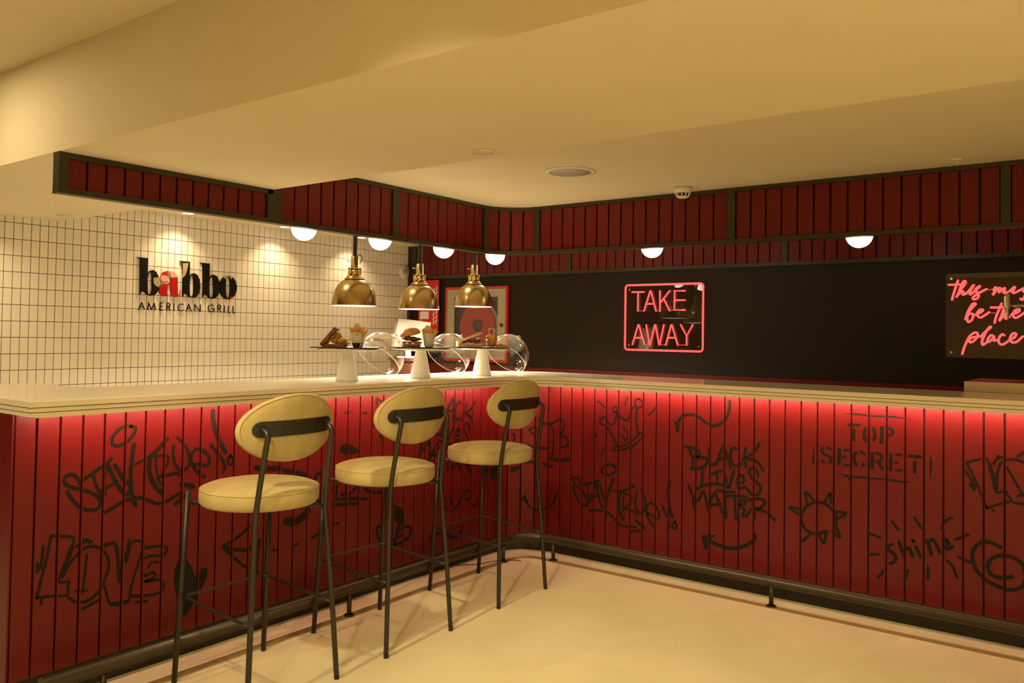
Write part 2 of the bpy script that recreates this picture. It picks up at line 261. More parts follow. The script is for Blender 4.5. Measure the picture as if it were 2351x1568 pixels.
# ------------------------------------------------------------------ traced lettering (millimetres on its own surface)
GR={'stay_true': ([(14.0,[(427,972),(445,964),(442,942),(419,917),(387,901),(362,904),(353,920),(361,943),(386,966),(411,973),(430,971)]),(14.2,[(237,775),(226,798),(210,811),(190,810),(180,797),(185,782),(205,767),(237,754),(276,737),(306,715),(316,689),(308,673),(281,669),(248,682),(218,710),(201,736),(194,751)]),(14.8,[(251,788),(283,807),(321,829),(354,853)]),(11.4,[(286,798),(296,764),(312,729),(328,705)]),(11.5,[(333,840),(331,804),(329,759),(333,720)]),(15.2,[(339,836),(359,789),(385,743),(412,708),(427,718)]),(12.0,[(315,737),(345,748),(379,765)]),(16.8,[(367,827),(390,791),(413,757),(433,748)]),(17.1,[(441,899),(436,853),(432,792),(433,736),(444,688),(454,662)]),(10.0,[(450,822),(479,833),(518,854)]),(17.4,[(515,848),(545,873),(581,908)]),(19.0,[(509,839),(506,798),(518,756),(539,718),(567,692)]),(11.1,[(519,844),(552,844),(583,840),(587,817),(571,784),(545,749)]),(10.2,[(532,836),(538,794),(548,746),(566,727)]),(14.4,[(551,758),(589,763),(624,765),(645,756)]),(13.0,[(610,876),(608,841),(619,801),(645,775),(670,779),(683,807),(675,847),(653,882),(627,910)]),(13.2,[(695,792),(731,788),(762,781),(776,793),(768,820),(741,847),(711,853),(693,838),(690,812),(706,774),(733,748),(755,732)]),(21.0,[(786,1007),(789,966),(807,907),(832,858),(852,828)]),(15.2,[(782,863),(806,833),(833,803),(850,767),(843,744)]),(13.1,[(876,809),(891,790),(885,770),(869,775),(865,796),(878,808)]),(14.5,[(338,653),(381,673),(425,688),(473,687),(517,668),(544,654),(585,657),(626,674),(654,683)]),(16.2,[(624,639),(655,660),(683,672)]),(19.6,[(646,716),(679,709),(704,699)])],[]),'love': ([(10.1,[(97,390),(104,423),(114,466),(127,522),(139,595),(147,599),(181,592),(216,581),(220,565),(204,518),(185,474),(171,430),(206,421),(204,399),(202,373),(159,381),(97,390)]),(11.7,[(114,568),(112,536),(108,491)]),(13.1,[(96,511),(97,482)]),(18.0,[(214,545),(198,495),(180,446)]),(8.7,[(114,383),(113,363)]),(11.9,[(208,363),(232,342),(262,334),(292,339),(322,362),(339,398),(351,432),(353,463),(343,492),(317,522),(286,534),(256,531),(233,512),(207,484),(188,450)]),(9.7,[(270,507),(265,445),(258,368)]),(9.6,[(234,380),(276,373)]),(12.0,[(232,545),(256,555),(286,553)]),(9.1,[(258,564),(273,564)]),(10.6,[(259,308),(292,318),(323,328)]),(13.9,[(336,528),(373,530),(383,506),(391,455),(397,379)]),(11.0,[(411,451),(423,479),(433,531)]),(10.1,[(424,448),(445,519),(488,512),(492,491),(473,437),(449,360),(434,295),(367,299),(340,373)]),(15.6,[(367,299),(434,293)]),(11.3,[(492,488),(582,477),(579,444),(497,448),(495,382),(536,382),(540,362),(499,354),(571,344),(569,297),(450,310),(446,355)]),(9.7,[(515,406),(524,423),(555,420)]),(11.2,[(468,283),(511,274)])],[]),'heart': ([],[[(641,406),(685,400),(704,369),(720,328),(735,328),(750,352),(777,352),(778,315),(759,275),(727,226),(680,174),(654,181),(642,247),(625,326),(626,372)]]),'arrow_head': ([(13.8,[(984,486),(913,445),(851,426)]),(13.3,[(851,422),(915,356),(975,305)]),(11.1,[(1029,372),(1027,278)]),(9.9,[(1008,282),(1037,272)]),(11.4,[(851,424),(905,400)]),(10.1,[(1106,357),(1135,353)]),(10.3,[(1231,357),(1254,356)]),(11.8,[(1335,372),(1372,382)]),(12.2,[(1460,409),(1502,413)]),(36.9,[(1182,474),(1223,465),(1264,474),(1305,501)])],[[(905,408),(973,391),(1046,428),(1043,381),(973,375),(905,393)]]),'cloud_letters': ([(23.8,[(1010,740),(1072,730),(1140,726)]),(20.4,[(1160,711),(1232,694),(1295,666),(1328,619),(1340,584)]),(16.3,[(1392,675),(1354,667),(1339,626),(1351,557),(1379,536)]),(14.8,[(1455,585),(1483,598),(1479,547),(1463,514)]),(14.9,[(1513,550),(1542,551),(1541,599)]),(15.1,[(1566,543),(1612,572)]),(17.2,[(1667,555),(1723,529),(1793,519)]),(16.6,[(1485,528),(1566,521),(1681,503)]),(14.8,[(1457,504),(1538,499),(1626,489)])],[[(1496,780),(1524,799),(1565,790),(1607,768),(1626,744),(1584,740),(1531,743),(1502,761)]]),'tulip': ([(18.9,[(1923,331),(1898,265),(1885,230)]),(15.5,[(1892,228),(1904,287),(1964,309),(2012,296),(2000,250),(1932,230),(1892,228)]),(11.8,[(1911,262),(1958,277)]),(15.3,[(1820,238),(1774,288),(1760,332),(1779,347),(1805,324)])],[[(1886,440),(1927,424),(1962,381),(1956,344),(1930,320),(1895,354),(1868,396)]]),'small_marks': ([(12.0,[(1741,1011),(1746,934),(1721,866)]),(12.0,[(1742,1011),(1802,977)]),(14.3,[(1772,823),(1776,801)]),(11.5,[(1526,949),(1558,952)]),(11.8,[(1647,944),(1669,939)]),(16.0,[(2433,391),(2479,434),(2519,416),(2510,380),(2471,380)]),(13.7,[(2531,327),(2590,343)]),(14.5,[(2329,425),(2372,346),(2433,391)]),(16.4,[(2164,221),(2252,223),(2391,173),(2456,228)]),(14.3,[(2257,400),(2303,345)])],[[(2615,550),(2781,531),(2747,448)],[(2874,526),(2950,536),(2954,517),(2882,486)]]),'crown': ([(11.7,[(3526,823),(3502,830),(3496,850),(3520,873),(3539,870),(3545,845),(3583,832),(3610,900),(3587,906),(3582,927),(3600,936),(3615,921),(3610,900),(3674,861),(3703,927),(3735,953)]),(11.4,[(3752,993),(3773,976),(3771,951),(3749,940),(3730,953),(3730,981),(3752,993)]),(11.4,[(3739,937),(3736,876),(3750,796),(3773,798),(3773,770),(3710,715),(3599,676),(3589,696),(3627,704),(3701,735),(3750,788)]),(11.7,[(3540,816),(3584,762),(3608,710)]),(10.7,[(3654,817),(3684,786),(3668,748),(3640,775)]),(10.9,[(3480,962),(3524,931)]),(10.7,[(3679,999),(3661,948)]),(10.4,[(3860,957),(3843,928),(3817,906)]),(9.3,[(3440,737),(3473,763)]),(10.8,[(3528,694),(3509,643)])],[]),'bubble_letter': ([(11.0,[(3059,819),(3097,799),(3139,793),(3166,739),(3162,652),(3153,594)]),(11.4,[(3097,803),(3149,803),(3206,833),(3237,818),(3238,775),(3208,734),(3259,730),(3275,697),(3255,673),(3209,660)]),(21.8,[(3148,589),(3215,583),(3282,599)]),(9.4,[(3291,681),(3297,634)]),(12.4,[(2996,755),(3032,773),(3060,748),(3065,696)]),(11.5,[(3005,746),(3033,721)]),(12.4,[(2993,658),(3047,647),(3131,649)]),(15.4,[(3091,553),(3122,539),(3164,543)]),(12.3,[(2888,733),(2903,719),(2898,689)])],[]),'corner_arrow': ([(11.3,[(3207,395),(3185,350),(3141,292),(3065,260),(3006,279),(2976,326)])],[[(2946,317),(2976,355),(3000,306)]]),'wave_arrow': ([(18.2,[(4298,1009),(4293,952),(4269,905),(4228,877),(4185,876),(4142,902),(4098,922),(4055,922),(4017,904),(3992,867)])],[[(3969,895),(3985,878),(4011,863),(4002,815),(3989,817)]]),'smile_arrow': ([(20.0,[(4443,321),(4438,293),(4398,259),(4329,230),(4258,230),(4185,247)])],[[(4142,271),(4230,288),(4191,253),(4177,194),(4162,197)]]),'black_lives_matter': ([(16.4,[(4044,743),(4088,741),(4125,721),(4119,698),(4082,688),(4150,695),(4175,680),(4151,643),(4077,623)]),(16.4,[(4066,733),(4088,683),(4086,625)]),(16.1,[(4183,744),(4187,664),(4230,669)]),(15.9,[(4265,769),(4247,722),(4230,680)]),(15.9,[(4268,763),(4289,709),(4307,654)]),(16.0,[(4235,692),(4295,707)]),(15.8,[(4341,759),(4318,762),(4304,727),(4313,683),(4342,669),(4365,683)]),(15.7,[(4388,769),(4382,718),(4392,669)]),(15.5,[(4462,798),(4428,745),(4371,706)]),(15.7,[(4400,714),(4451,703),(4483,662)]),(16.2,[(4145,625),(4145,573),(4140,538),(4115,518)]),(16.2,[(4140,538),(4207,558),(4267,559)]),(16.0,[(4230,629),(4231,561)]),(16.1,[(4200,608),(4254,634)]),(15.9,[(4278,606),(4296,546),(4325,645)]),(15.8,[(4349,580),(4378,589),(4372,622),(4354,615),(4343,580),(4355,553),(4390,563)]),(15.5,[(4457,626),(4446,658),(4423,667),(4409,649),(4418,622),(4458,588),(4472,562),(4458,533),(4424,528),(4401,553)]),(16.4,[(4065,532),(4091,474),(4101,406)]),(16.3,[(4084,491),(4122,455),(4152,511),(4174,445),(4184,401)]),(16.1,[(4184,401),(4195,465),(4219,514)]),(16.0,[(4219,514),(4244,460),(4262,406)]),(16.1,[(4196,442),(4250,455)]),(16.0,[(4231,527),(4279,524),(4326,530)]),(15.9,[(4273,515),(4280,448),(4283,386)]),(15.9,[(4279,501),(4338,509),(4393,510)]),(15.8,[(4332,500),(4333,444),(4342,381)]),(15.7,[(4350,463),(4385,473),(4387,490),(4361,487),(4356,453),(4385,445),(4374,410),(4397,414),(4419,450)]),(15.6,[(4424,501),(4436,458),(4442,409)]),(15.6,[(4407,498),(4464,511),(4495,499),(4476,469),(4448,454),(4504,445),(4548,411)])],[]),'top_secret': ([(14.5,[(4905,932),(4965,935)]),(15.6,[(4934,916),(4933,854)]),(15.5,[(4991,927),(4984,906),(4983,879),(4993,857)]),(15.4,[(5021,929),(5031,910),(5032,883),(5023,859)]),(16.5,[(5063,936),(5062,853)]),(12.9,[(5090,929),(5111,922),(5109,901),(5090,894)]),(13.5,[(4791,810),(4781,794),(4794,777),(4821,765),(4830,750),(4818,734)]),(12.2,[(4803,812),(4830,802)]),(12.3,[(4779,748),(4797,732)]),(15.8,[(4868,812),(4865,730)]),(12.1,[(4888,807),(4917,807)]),(12.1,[(4879,770),(4900,772)]),(12.1,[(4886,732),(4917,735)]),(14.4,[(4946,804),(4935,773),(4949,733)]),(12.0,[(4963,809),(4988,793)]),(11.9,[(4985,751),(4971,732)]),(15.4,[(5020,808),(5019,728)]),(11.8,[(5036,807),(5063,798),(5058,774),(5036,765)]),(13.0,[(5050,761),(5069,728)]),(15.2,[(5104,810),(5102,726)]),(11.7,[(5123,807),(5155,808)]),(11.7,[(5118,768),(5137,770)]),(11.7,[(5123,731),(5156,735)]),(13.9,[(5179,806),(5240,807)]),(15.0,[(5209,786),(5208,726)])],[[(4881,985),(4950,993),(5007,986),(5117,991),(5203,979),(5117,981),(5007,979),(4927,982)],[(4743,827),(4746,723),(4739,710),(4734,734)],[(5275,827),(5284,780),(5274,699),(5271,767)],[(4860,687),(4929,686),(5008,686),(5091,687),(5198,685),(5161,675),(5091,679),(5008,677),(4929,673),(4912,651),(4906,674)]]),'sun': ([(15.8,[(4837,503),(4802,528),(4757,531),(4711,507),(4684,463),(4685,420),(4706,386),(4743,373),(4785,383),(4805,395)]),(14.6,[(4843,498),(4855,463),(4846,420),(4838,394)]),(13.6,[(4711,522),(4702,577),(4742,542)]),(13.5,[(4796,534),(4825,586),(4828,538)]),(13.7,[(4675,456),(4622,489),(4675,487)]),(13.3,[(4849,498),(4901,497),(4855,460)]),(13.3,[(4852,426),(4873,376),(4838,394)]),(13.5,[(4773,366),(4794,333),(4808,396)]),(13.6,[(4725,364),(4688,325)])],[]),'shine': ([(13.0,[(5012,414),(5059,402)]),(12.8,[(5111,486),(5138,452)]),(12.7,[(5207,520),(5238,473)]),(12.3,[(5366,543),(5338,522),(5321,485)]),(12.3,[(5381,445),(5433,476)]),(13.0,[(5013,314),(5051,321)]),(12.9,[(5049,210),(5074,247)]),(12.7,[(5173,231),(5181,269)]),(12.5,[(5267,302),(5266,245)]),(12.4,[(5344,344),(5369,320),(5386,273)]),(12.3,[(5391,368),(5443,350)]),(16.3,[(5111,378),(5090,366),(5098,347),(5125,331),(5122,299),(5103,287)]),(16.3,[(5141,395),(5165,324)]),(16.2,[(5165,358),(5186,373),(5202,336)]),(16.1,[(5215,384),(5233,344)]),(16.1,[(5200,411),(5207,408)]),(16.0,[(5262,420),(5280,361)]),(15.9,[(5267,404),(5288,430),(5318,373)]),(15.8,[(5338,404),(5351,423),(5343,439),(5331,420),(5344,394),(5369,409)])],[]),'spiral': ([(17.4,[(5558,440),(5515,455),(5477,443),(5450,401),(5455,341),(5486,297),(5534,268),(5591,258),(5637,277),(5655,318),(5646,370),(5618,397),(5572,405),(5529,387),(5510,351),(5520,315),(5553,304),(5604,317)])],[]),'stay_true_again': ([(13.9,[(3595,589),(3610,577),(3602,557),(3573,539),(3539,531),(3516,540),(3511,558),(3525,578),(3554,594),(3580,595),(3598,588)]),(14.1,[(3363,447),(3359,473),(3346,488),(3327,493),(3315,483),(3315,467),(3331,448),(3359,427),(3391,401),(3415,372),(3418,345),(3406,332),(3379,335),(3351,355),(3329,390),(3319,419),(3317,436)]),(14.7,[(3380,456),(3416,467),(3458,479),(3496,493)]),(11.3,[(3416,457),(3417,422),(3424,384),(3433,358)]),(11.4,[(3472,486),(3461,452),(3448,409),(3442,370)]),(15.0,[(3477,481),(3484,430),(3498,379),(3515,340),(3532,346)]),(12.0,[(3429,392),(3461,395),(3497,403)]),(16.7,[(3502,465),(3515,425),(3529,387),(3545,373)]),(17.0,[(3591,516),(3574,473),(3555,415),(3542,361),(3541,312),(3544,285)]),(9.9,[(3580,440),(3611,443),(3653,453)]),(17.3,[(3649,448),(3684,465),(3728,490)]),(18.8,[(3641,441),(3628,403),(3629,359),(3640,318),(3660,286)]),(11.0,[(3651,444),(3684,435),(3713,424),(3711,401),(3687,373),(3653,346)]),(10.1,[(3663,433),(3658,391),(3655,342),(3668,320)]),(14.3,[(3661,353),(3699,348),(3733,341),(3751,327)]),(12.9,[(3747,452),(3736,419),(3737,377),(3755,346),(3780,343),(3800,367),(3802,408),(3789,447),(3772,480)]),(13.1,[(3808,350),(3842,337),(3869,323),(3886,330),(3885,359),(3866,391),(3839,404),(3818,395),(3809,371),(3814,330),(3833,298),(3851,277)]),(20.8,[(3949,534),(3941,494),(3945,433),(3956,379),(3968,346)]),(15.1,[(3909,396),(3925,362),(3944,326),(3951,287),(3938,267)]),(13.0,[(3986,321),(3996,299),(3985,281),(3971,290),(3972,312),(3988,320)]),(14.4,[(3431,305),(3477,314),(3522,317),(3569,304),(3606,275),(3629,255),(3669,248),(3712,253),(3742,255)]),(16.1,[(3701,220),(3737,233),(3767,237)]),(19.5,[(3742,289),(3772,274),(3794,258)])],[]),'love_again': ([(9.9,[(5505,606),(5493,637),(5478,678),(5457,730),(5427,796),(5432,804),(5464,816),(5498,826),(5510,816),(5522,768),(5530,723),(5544,680),(5577,691),(5587,672),(5599,650),(5560,632),(5505,606)]),(11.4,[(5422,760),(5438,734),(5459,695)]),(12.8,[(5439,704),(5455,681)]),(17.6,[(5516,797),(5530,747),(5542,697)]),(8.5,[(5523,610),(5533,593)]),(11.7,[(5610,644),(5641,641),(5669,651),(5691,671),(5703,706),(5698,745),(5688,779),(5674,805),(5649,823),(5612,834),(5580,827),(5558,808),(5549,779),(5544,743),(5546,705)]),(9.5,[(5582,796),(5611,742),(5647,676)]),(9.4,[(5622,673),(5659,690)]),(11.8,[(5531,806),(5544,827),(5570,841)]),(8.9,[(5542,835),(5554,844)]),(10.4,[(5682,628),(5703,654),(5722,679)]),(13.6,[(5624,848),(5654,870),(5675,856),(5709,819),(5755,760)]),(10.8,[(5727,826),(5721,856),(5702,904)]),(9.9,[(5739,831),(5717,900),(5756,919),(5771,903),(5785,850),(5807,774),(5831,712),(5774,679),(5712,725)]),(15.2,[(5774,679),(5832,711)]),(11.0,[(5773,901),(5852,940),(5867,913),(5798,871),(5833,816),(5866,839),(5880,824),(5852,796),(5916,827),(5940,788),(5836,733),(5808,768)]),(9.5,[(5836,847),(5834,866),(5861,880)]),(10.9,[(5864,721),(5905,737)])],[]),'black_lives_matter_again': ([(17.3,[(2114,1021),(2158,1005),(2189,974),(2176,952),(2136,954),(2206,940),(2227,917),(2191,887),(2110,891)]),(17.2,[(2133,1004),(2140,947),(2120,889)]),(17.0,[(2255,979),(2234,897),(2278,889)]),(16.8,[(2344,979),(2312,937),(2281,900)]),(16.8,[(2346,972),(2350,911),(2351,850)]),(16.8,[(2291,910),(2355,907)]),(16.6,[(2418,945),(2396,956),(2370,925),(2366,877),(2391,854),(2419,861)]),(16.5,[(2468,941),(2447,891),(2441,839)]),(16.3,[(2551,947),(2501,904),(2432,882)]),(16.5,[(2463,882),(2511,855),(2530,804)]),(17.0,[(2179,871),(2164,819),(2147,785),(2116,773)]),(17.0,[(2147,785),(2220,784),(2281,767)]),(16.8,[(2266,848),(2246,780)]),(16.9,[(2230,837),(2292,847)]),(16.7,[(2307,810),(2307,745),(2366,835)]),(16.6,[(2370,763),(2402,763),(2406,798),(2387,796),(2364,764),(2368,734),(2406,733)]),(16.3,[(2494,776),(2492,811),(2472,827),(2452,813),(2453,783),(2482,737),(2489,706),(2466,681),(2430,687),(2415,719)]),(17.2,[(2070,802),(2078,736),(2067,665)]),(17.2,[(2077,755),(2104,707),(2151,754),(2153,681),(2149,633)]),(16.9,[(2149,633),(2180,694),(2219,736)]),(16.9,[(2219,736),(2227,674),(2229,614)]),(16.9,[(2174,671),(2232,668)]),(16.8,[(2235,745),(2283,728),(2332,719)]),(16.7,[(2274,720),(2260,651),(2244,588)]),(16.7,[(2276,705),(2337,695),(2393,679)]),(16.6,[(2329,687),(2312,631),(2302,564)]),(16.6,[(2335,645),(2373,644),(2381,660),(2354,665),(2338,632),(2365,616),(2343,584),(2367,581),(2401,610)]),(16.4,[(2422,659),(2420,613),(2411,562)]),(16.4,[(2404,662),(2465,658),(2492,636),(2464,612),(2431,605),(2485,579),(2519,531)])],[])}
LG={'b_stem': [(3289,1894),(3379,1893),(3378,1764),(3379,1641),(3385,1618),(3403,1606),(3376,1613),(3353,1635),(3335,1638),(3326,1615),(3321,1610),(3320,1743),(3315,1880),(3293,1890)],'b_out': [(3378,1764),(3393,1795),(3417,1805),(3447,1794),(3469,1753),(3475,1701),(3469,1650),(3443,1616),(3403,1606),(3380,1619)],'b_in': [(3379,1730),(3385,1773),(3398,1790),(3411,1779),(3415,1741),(3416,1698),(3417,1655),(3413,1625),(3403,1611),(3384,1624)],'b1_patch': [(3426,1746),(3473,1752),(3475,1701),(3469,1675),(3441,1687),(3426,1711)],'b_off': [351,529],'b_zoff': [-1,0],'a_stem': [(3570,1756),(3627,1763),(3628,1719),(3630,1640),(3638,1617),(3649,1626),(3656,1664),(3652,1631),(3640,1610),(3614,1606),(3581,1614),(3572,1651),(3570,1716)],'a_top': [(3539,1805),(3576,1808),(3609,1788),(3627,1763),(3570,1756),(3565,1781),(3553,1796)],'a_hook': [(3489,1771),(3507,1794),(3539,1805),(3553,1796),(3527,1791),(3545,1770),(3512,1779)],'a_ball': [(3545,1748),(3543,1738),(3537,1730),(3527,1724),(3516,1721),(3504,1722),(3494,1727),(3487,1735),(3485,1744),(3487,1754),(3493,1762),(3503,1769),(3514,1771),(3526,1770),(3536,1765),(3543,1758)],'a_bowl': [(3474,1646),(3482,1680),(3505,1699),(3541,1705),(3569,1720),(3569,1711),(3544,1688),(3536,1649),(3544,1618),(3558,1626),(3544,1609),(3507,1609),(3484,1622)],'b2_patch': [(3667,1878),(3717,1882),(3704,1821),(3691,1785),(3670,1761)],'o_out': [(4168,1712),(4166,1686),(4158,1661),(4145,1640),(4128,1623),(4108,1612),(4086,1608),(4064,1610),(4044,1619),(4027,1634),(4013,1654),(4004,1677),(4001,1703),(4003,1728),(4010,1752),(4023,1774),(4039,1790),(4059,1802),(4081,1807),(4102,1805),(4123,1796),(4141,1781),(4155,1761),(4164,1738)],'o_in': [(4103,1707),(4103,1683),(4101,1661),(4099,1642),(4095,1627),(4090,1617),(4084,1614),(4079,1617),(4073,1626),(4069,1640),(4065,1659),(4062,1681),(4061,1704),(4061,1728),(4062,1750),(4065,1769),(4069,1784),(4074,1794),(4079,1797),(4085,1794),(4090,1786),(4095,1771),(4099,1752),(4102,1730)],'o_cap': [(4036,1790),(4058,1803),(4081,1807),(4103,1804),(4121,1795),(4108,1773),(4098,1794),(4079,1798),(4066,1792),(4059,1770)],'o_red': [(4102,1631),(4134,1634),(4116,1616),(4099,1609)]}
TXT=[[(3317,1498),(3341,1552),(3365,1500)],[(3329,1518),(3356,1519)],[(3390,1499),(3397,1554),(3419,1500),(3442,1552),(3453,1499)],[(3513,1555),(3490,1554),(3489,1498),(3517,1499)],[(3491,1528),(3512,1529)],[(3547,1500),(3548,1554),(3567,1552),(3574,1540),(3565,1528),(3549,1528)],[(3563,1528),(3575,1498)],[(3606,1554),(3607,1497)],[(3688,1548),(3671,1554),(3649,1545),(3640,1525),(3650,1505),(3672,1499),(3689,1507)],[(3711,1498),(3733,1555),(3757,1500)],[(3720,1519),(3747,1520)],[(3786,1501),(3785,1554),(3836,1500),(3835,1556)],[(3958,1550),(3938,1557),(3915,1548),(3908,1527),(3916,1507),(3939,1499),(3959,1509),(3961,1527),(3938,1526)],[(3996,1501),(3997,1556),(4015,1554),(4022,1543),(4013,1531),(3998,1530)],[(4013,1530),(4024,1499)],[(4057,1556),(4057,1498)],[(4094,1555),(4095,1497),(4114,1497)],[(4139,1554),(4141,1497),(4160,1497)]]
N1=[[(-3370,1729),(-3259,1728)],[(-3313,1728),(-3313,1570)],[(-3255,1569),(-3200,1734),(-3193,1734),(-3144,1569)],[(-3235,1628),(-3165,1627)],[(-3110,1733),(-3108,1568)],[(-3022,1733),(-3101,1640)],[(-3074,1667),(-3020,1570)],[(-2886,1731),(-2977,1732),(-2978,1575),(-2884,1574)],[(-2976,1655),(-2885,1655)],[(-3362,1284),(-3309,1450),(-3302,1450),(-3246,1287)],[(-3338,1341),(-3275,1342)],[(-3233,1450),(-3199,1285),(-3194,1285),(-3154,1450),(-3147,1450),(-3112,1287),(-3107,1287),(-3071,1451)],[(-3052,1286),(-3005,1451),(-2998,1451),(-2945,1288)],[(-3032,1346),(-2965,1347)],[(-2920,1452),(-2867,1362),(-2817,1452)],[(-2867,1362),(-2866,1289)]]
N1C=[[(-3313,1570),(-3255,1569)],[(-3144,1569),(-3108,1568)],[(-3020,1570),(-2978,1575)],[(-3246,1287),(-3199,1285)],[(-3107,1287),(-3052,1286)],[(-2945,1288),(-2866,1289)]]
N1F=[(-3445,1787),(-2737,1785),(-2731,1241),(-3437,1241)]
N2=[[(-906,1761),(-919,1717),(-933,1669),(-941,1633)],[(-962,1733),(-927,1734),(-895,1734)],[(-914,1651),(-895,1692),(-869,1728),(-859,1750),(-872,1755),(-888,1722),(-903,1669),(-882,1689),(-873,1683),(-877,1665),(-856,1673)],[(-856,1673),(-832,1703),(-811,1732),(-830,1691),(-835,1666),(-814,1679)],[(-814,1679),(-773,1722),(-796,1708),(-804,1688),(-785,1673),(-788,1643),(-811,1633),(-817,1646),(-785,1673),(-739,1700)],[(-698,1694),(-684,1715),(-693,1683),(-703,1659),(-678,1697),(-660,1705),(-668,1676),(-645,1699),(-633,1702),(-640,1673),(-620,1678)],[(-609,1681),(-578,1712),(-590,1678),(-581,1672),(-551,1688),(-514,1708),(-534,1691),(-519,1665),(-534,1628),(-546,1634)],[(-507,1662),(-490,1690),(-471,1741),(-485,1684),(-488,1659),(-466,1673)],[(-502,1710),(-459,1712)],[(-856,1501),(-837,1555),(-811,1590),(-801,1603),(-819,1603),(-845,1555),(-861,1501)],[(-861,1501),(-837,1537),(-816,1531),(-824,1496),(-845,1482),(-850,1504)],[(-816,1525),(-772,1546),(-758,1563),(-778,1563),(-793,1534),(-775,1512),(-747,1528),(-724,1547)],[(-713,1578),(-678,1578),(-643,1580)],[(-652,1603),(-670,1554),(-683,1519),(-691,1478)],[(-663,1493),(-648,1536),(-625,1577),(-635,1577),(-653,1525),(-663,1493),(-635,1534),(-628,1528),(-630,1505),(-608,1516)],[(-598,1531),(-563,1545),(-551,1562),(-571,1562),(-590,1533),(-576,1510),(-551,1522),(-524,1545)],[(-879,1269),(-866,1317),(-842,1377),(-816,1407),(-793,1411),(-790,1387),(-811,1357),(-834,1347),(-834,1371),(-806,1383),(-772,1388)],[(-772,1384),(-744,1419),(-716,1444),(-716,1452),(-734,1431),(-759,1372),(-764,1343),(-757,1332),(-731,1355)],[(-695,1388),(-713,1396),(-731,1367),(-723,1352),(-693,1385),(-698,1362),(-675,1365)],[(-637,1396),(-650,1402),(-668,1374),(-665,1345),(-645,1336),(-613,1360)],[(-610,1363),(-580,1384),(-571,1407),(-590,1407),(-605,1375),(-593,1352),(-568,1355),(-534,1390)]]
N2C=[[(-739,1698),(-698,1696)],[(-724,1544),(-686,1542)]]
N2F=[(-982,1809),(-981,1243)]
# ================================================================== SETTING
ZC, ZB, ZF = 2.254, 2.095, 2.53          # bar ceiling, beam soffit, guest ceiling
YB1, YB2 = 1.626, 2.715                  # beam from / to
XW, YW, XE, YS = -6.0, 6.28, 3.0, -3.2   # room faces
# floor: slab with stone tiles laid at a slight angle
fl = tag(MB().box(XW-.2, XE+.2, YS-.2, YW+.2, -.12, -.0006).build('floor', 'fgrout'), kind='structure')
TS = 0.73; ang = math.radians(-14.0); ca, sa = math.cos(ang), math.sin(ang)
tme = MB().box(-TS/2+.0012, TS/2-.0012, -TS/2+.0012, TS/2-.0012, -.011, 0).mesh('floor_tile', 'floor')
ox, oy = -2.28+TS/2*ca, 4.2
for i in range(-14, 15):
    for j in range(-14, 15):
        u, v = (i+.0)*TS, j*TS
        x, y = ox+u*ca-v*sa, oy+u*sa+v*ca
        if XW+.3 < x < XE-.35 and YS+.35 < y < YW-.35:
            inst('floor_tile', tme, (x, y, 0), fl, ang)
# inlay strip in the floor, following the counter
def band(path_a, path_b, z0, z1):
    b = MB(); n = len(path_a)
    for z in (z0, z1): b.v += [(x, y, z) for x, y in path_a]+[(x, y, z) for x, y in path_b]
    q = 2*n
    for i in range(n-1):
        b.f += [(i, i+1, n+i+1, n+i), (q+i, q+n+i, q+n+i+1, q+i+1), (i, q+i, q+i+1, i+1), (n+i, n+i+1, q+n+i+1, q+n+i)]
    b.f += [(0, n, q+n, q), (n-1, q+n-1, q+2*n-1, 2*n-1)]
    b.sm = [False]*len(b.f); return b
YS0, XEND = 1.2754, 0.83
tag(band(lpath(-2.955, 4.125, .12, -1.5, 2.9), lpath(-3.000, 4.170, .165, -1.5, 2.9), -.002, .0012).build('trim_1', 'inlay'), kind='structure')
# walls
wl = tag(MB().box(XW-.2, XW-.003, YS-.2, YW+.2, 0, 2.7).build('wall_left', 'grout'), kind='structure')
CP, RP = 0.05588, 0.1104
def tile_mb(cy, cz, T=None):
    c = .0022; g = .0020; a, b = CP/2-g, RP/2-g
    v = [(-.004, cy-a, cz-b), (-.004, cy+a, cz-b), (-.004, cy+a, cz+b), (-.004, cy-a, cz+b), (-.0010, cy-a, cz-b), (-.0010, cy+a, cz-b), (-.0010, cy+a, cz+b), (-.0010, cy-a, cz+b),
         (0, cy-a+c, cz-b+c), (0, cy+a-c, cz-b+c), (0, cy+a-c, cz+b-c), (0, cy-a+c, cz+b-c)]
    f = [(8, 9, 10, 11)]
    for i in range(4):
        j = (i+1) % 4; f += [(i, j, 4+j, 4+i), (4+i, 4+j, 8+j, 8+i)]
    return v, f
v_, f_ = tile_mb(0, 0); tmesh = MB().add(v_, f_).mesh('tile', 'tile')
rest = MB(); cnt = 0
for ci in range(-14, 70):
    cy = 2.37753+CP*(ci+.5)
    if cy+CP/2 > YW+.001: break
    for ri in range(-2, 13):
        cz = 2.0544+RP/2-ri*RP
        top = ZB if cy < YB2 else ZC
        if cz-RP/2 > top: continue
        vis = 0 <= ci and cz > 1.04 and cz < top
        if vis and cnt < 300:
            inst('tile', tmesh, (XW, cy, cz), wl); cnt += 1
        else:
            v2, f2 = tile_mb(cy, cz); rest.add([(a+XW, b, c) for a, b, c in v2], f2)
tag(rest.build('tile_field', 'tile', wl), kind='stuff')
wb = tag(MB().box(XW-.2, XE+.2, YW, YW+.2, 0, 2.7).build('wall_back', 'black'), kind='structure')
MB().box(XW+.01, XE, YW-.012, YW+.001, 0, 1.05).build('wainscot', 'maroon', wb)
tag(MB().box(XE, XE+.2, YS-.2, YW, 0, 2.7).build('wall_right', 'plaster'), kind='structure')
tag(MB().box(XW, XE, YS-.2, YS, 0, 2.7).build('wall_front', 'plaster'), kind='structure')
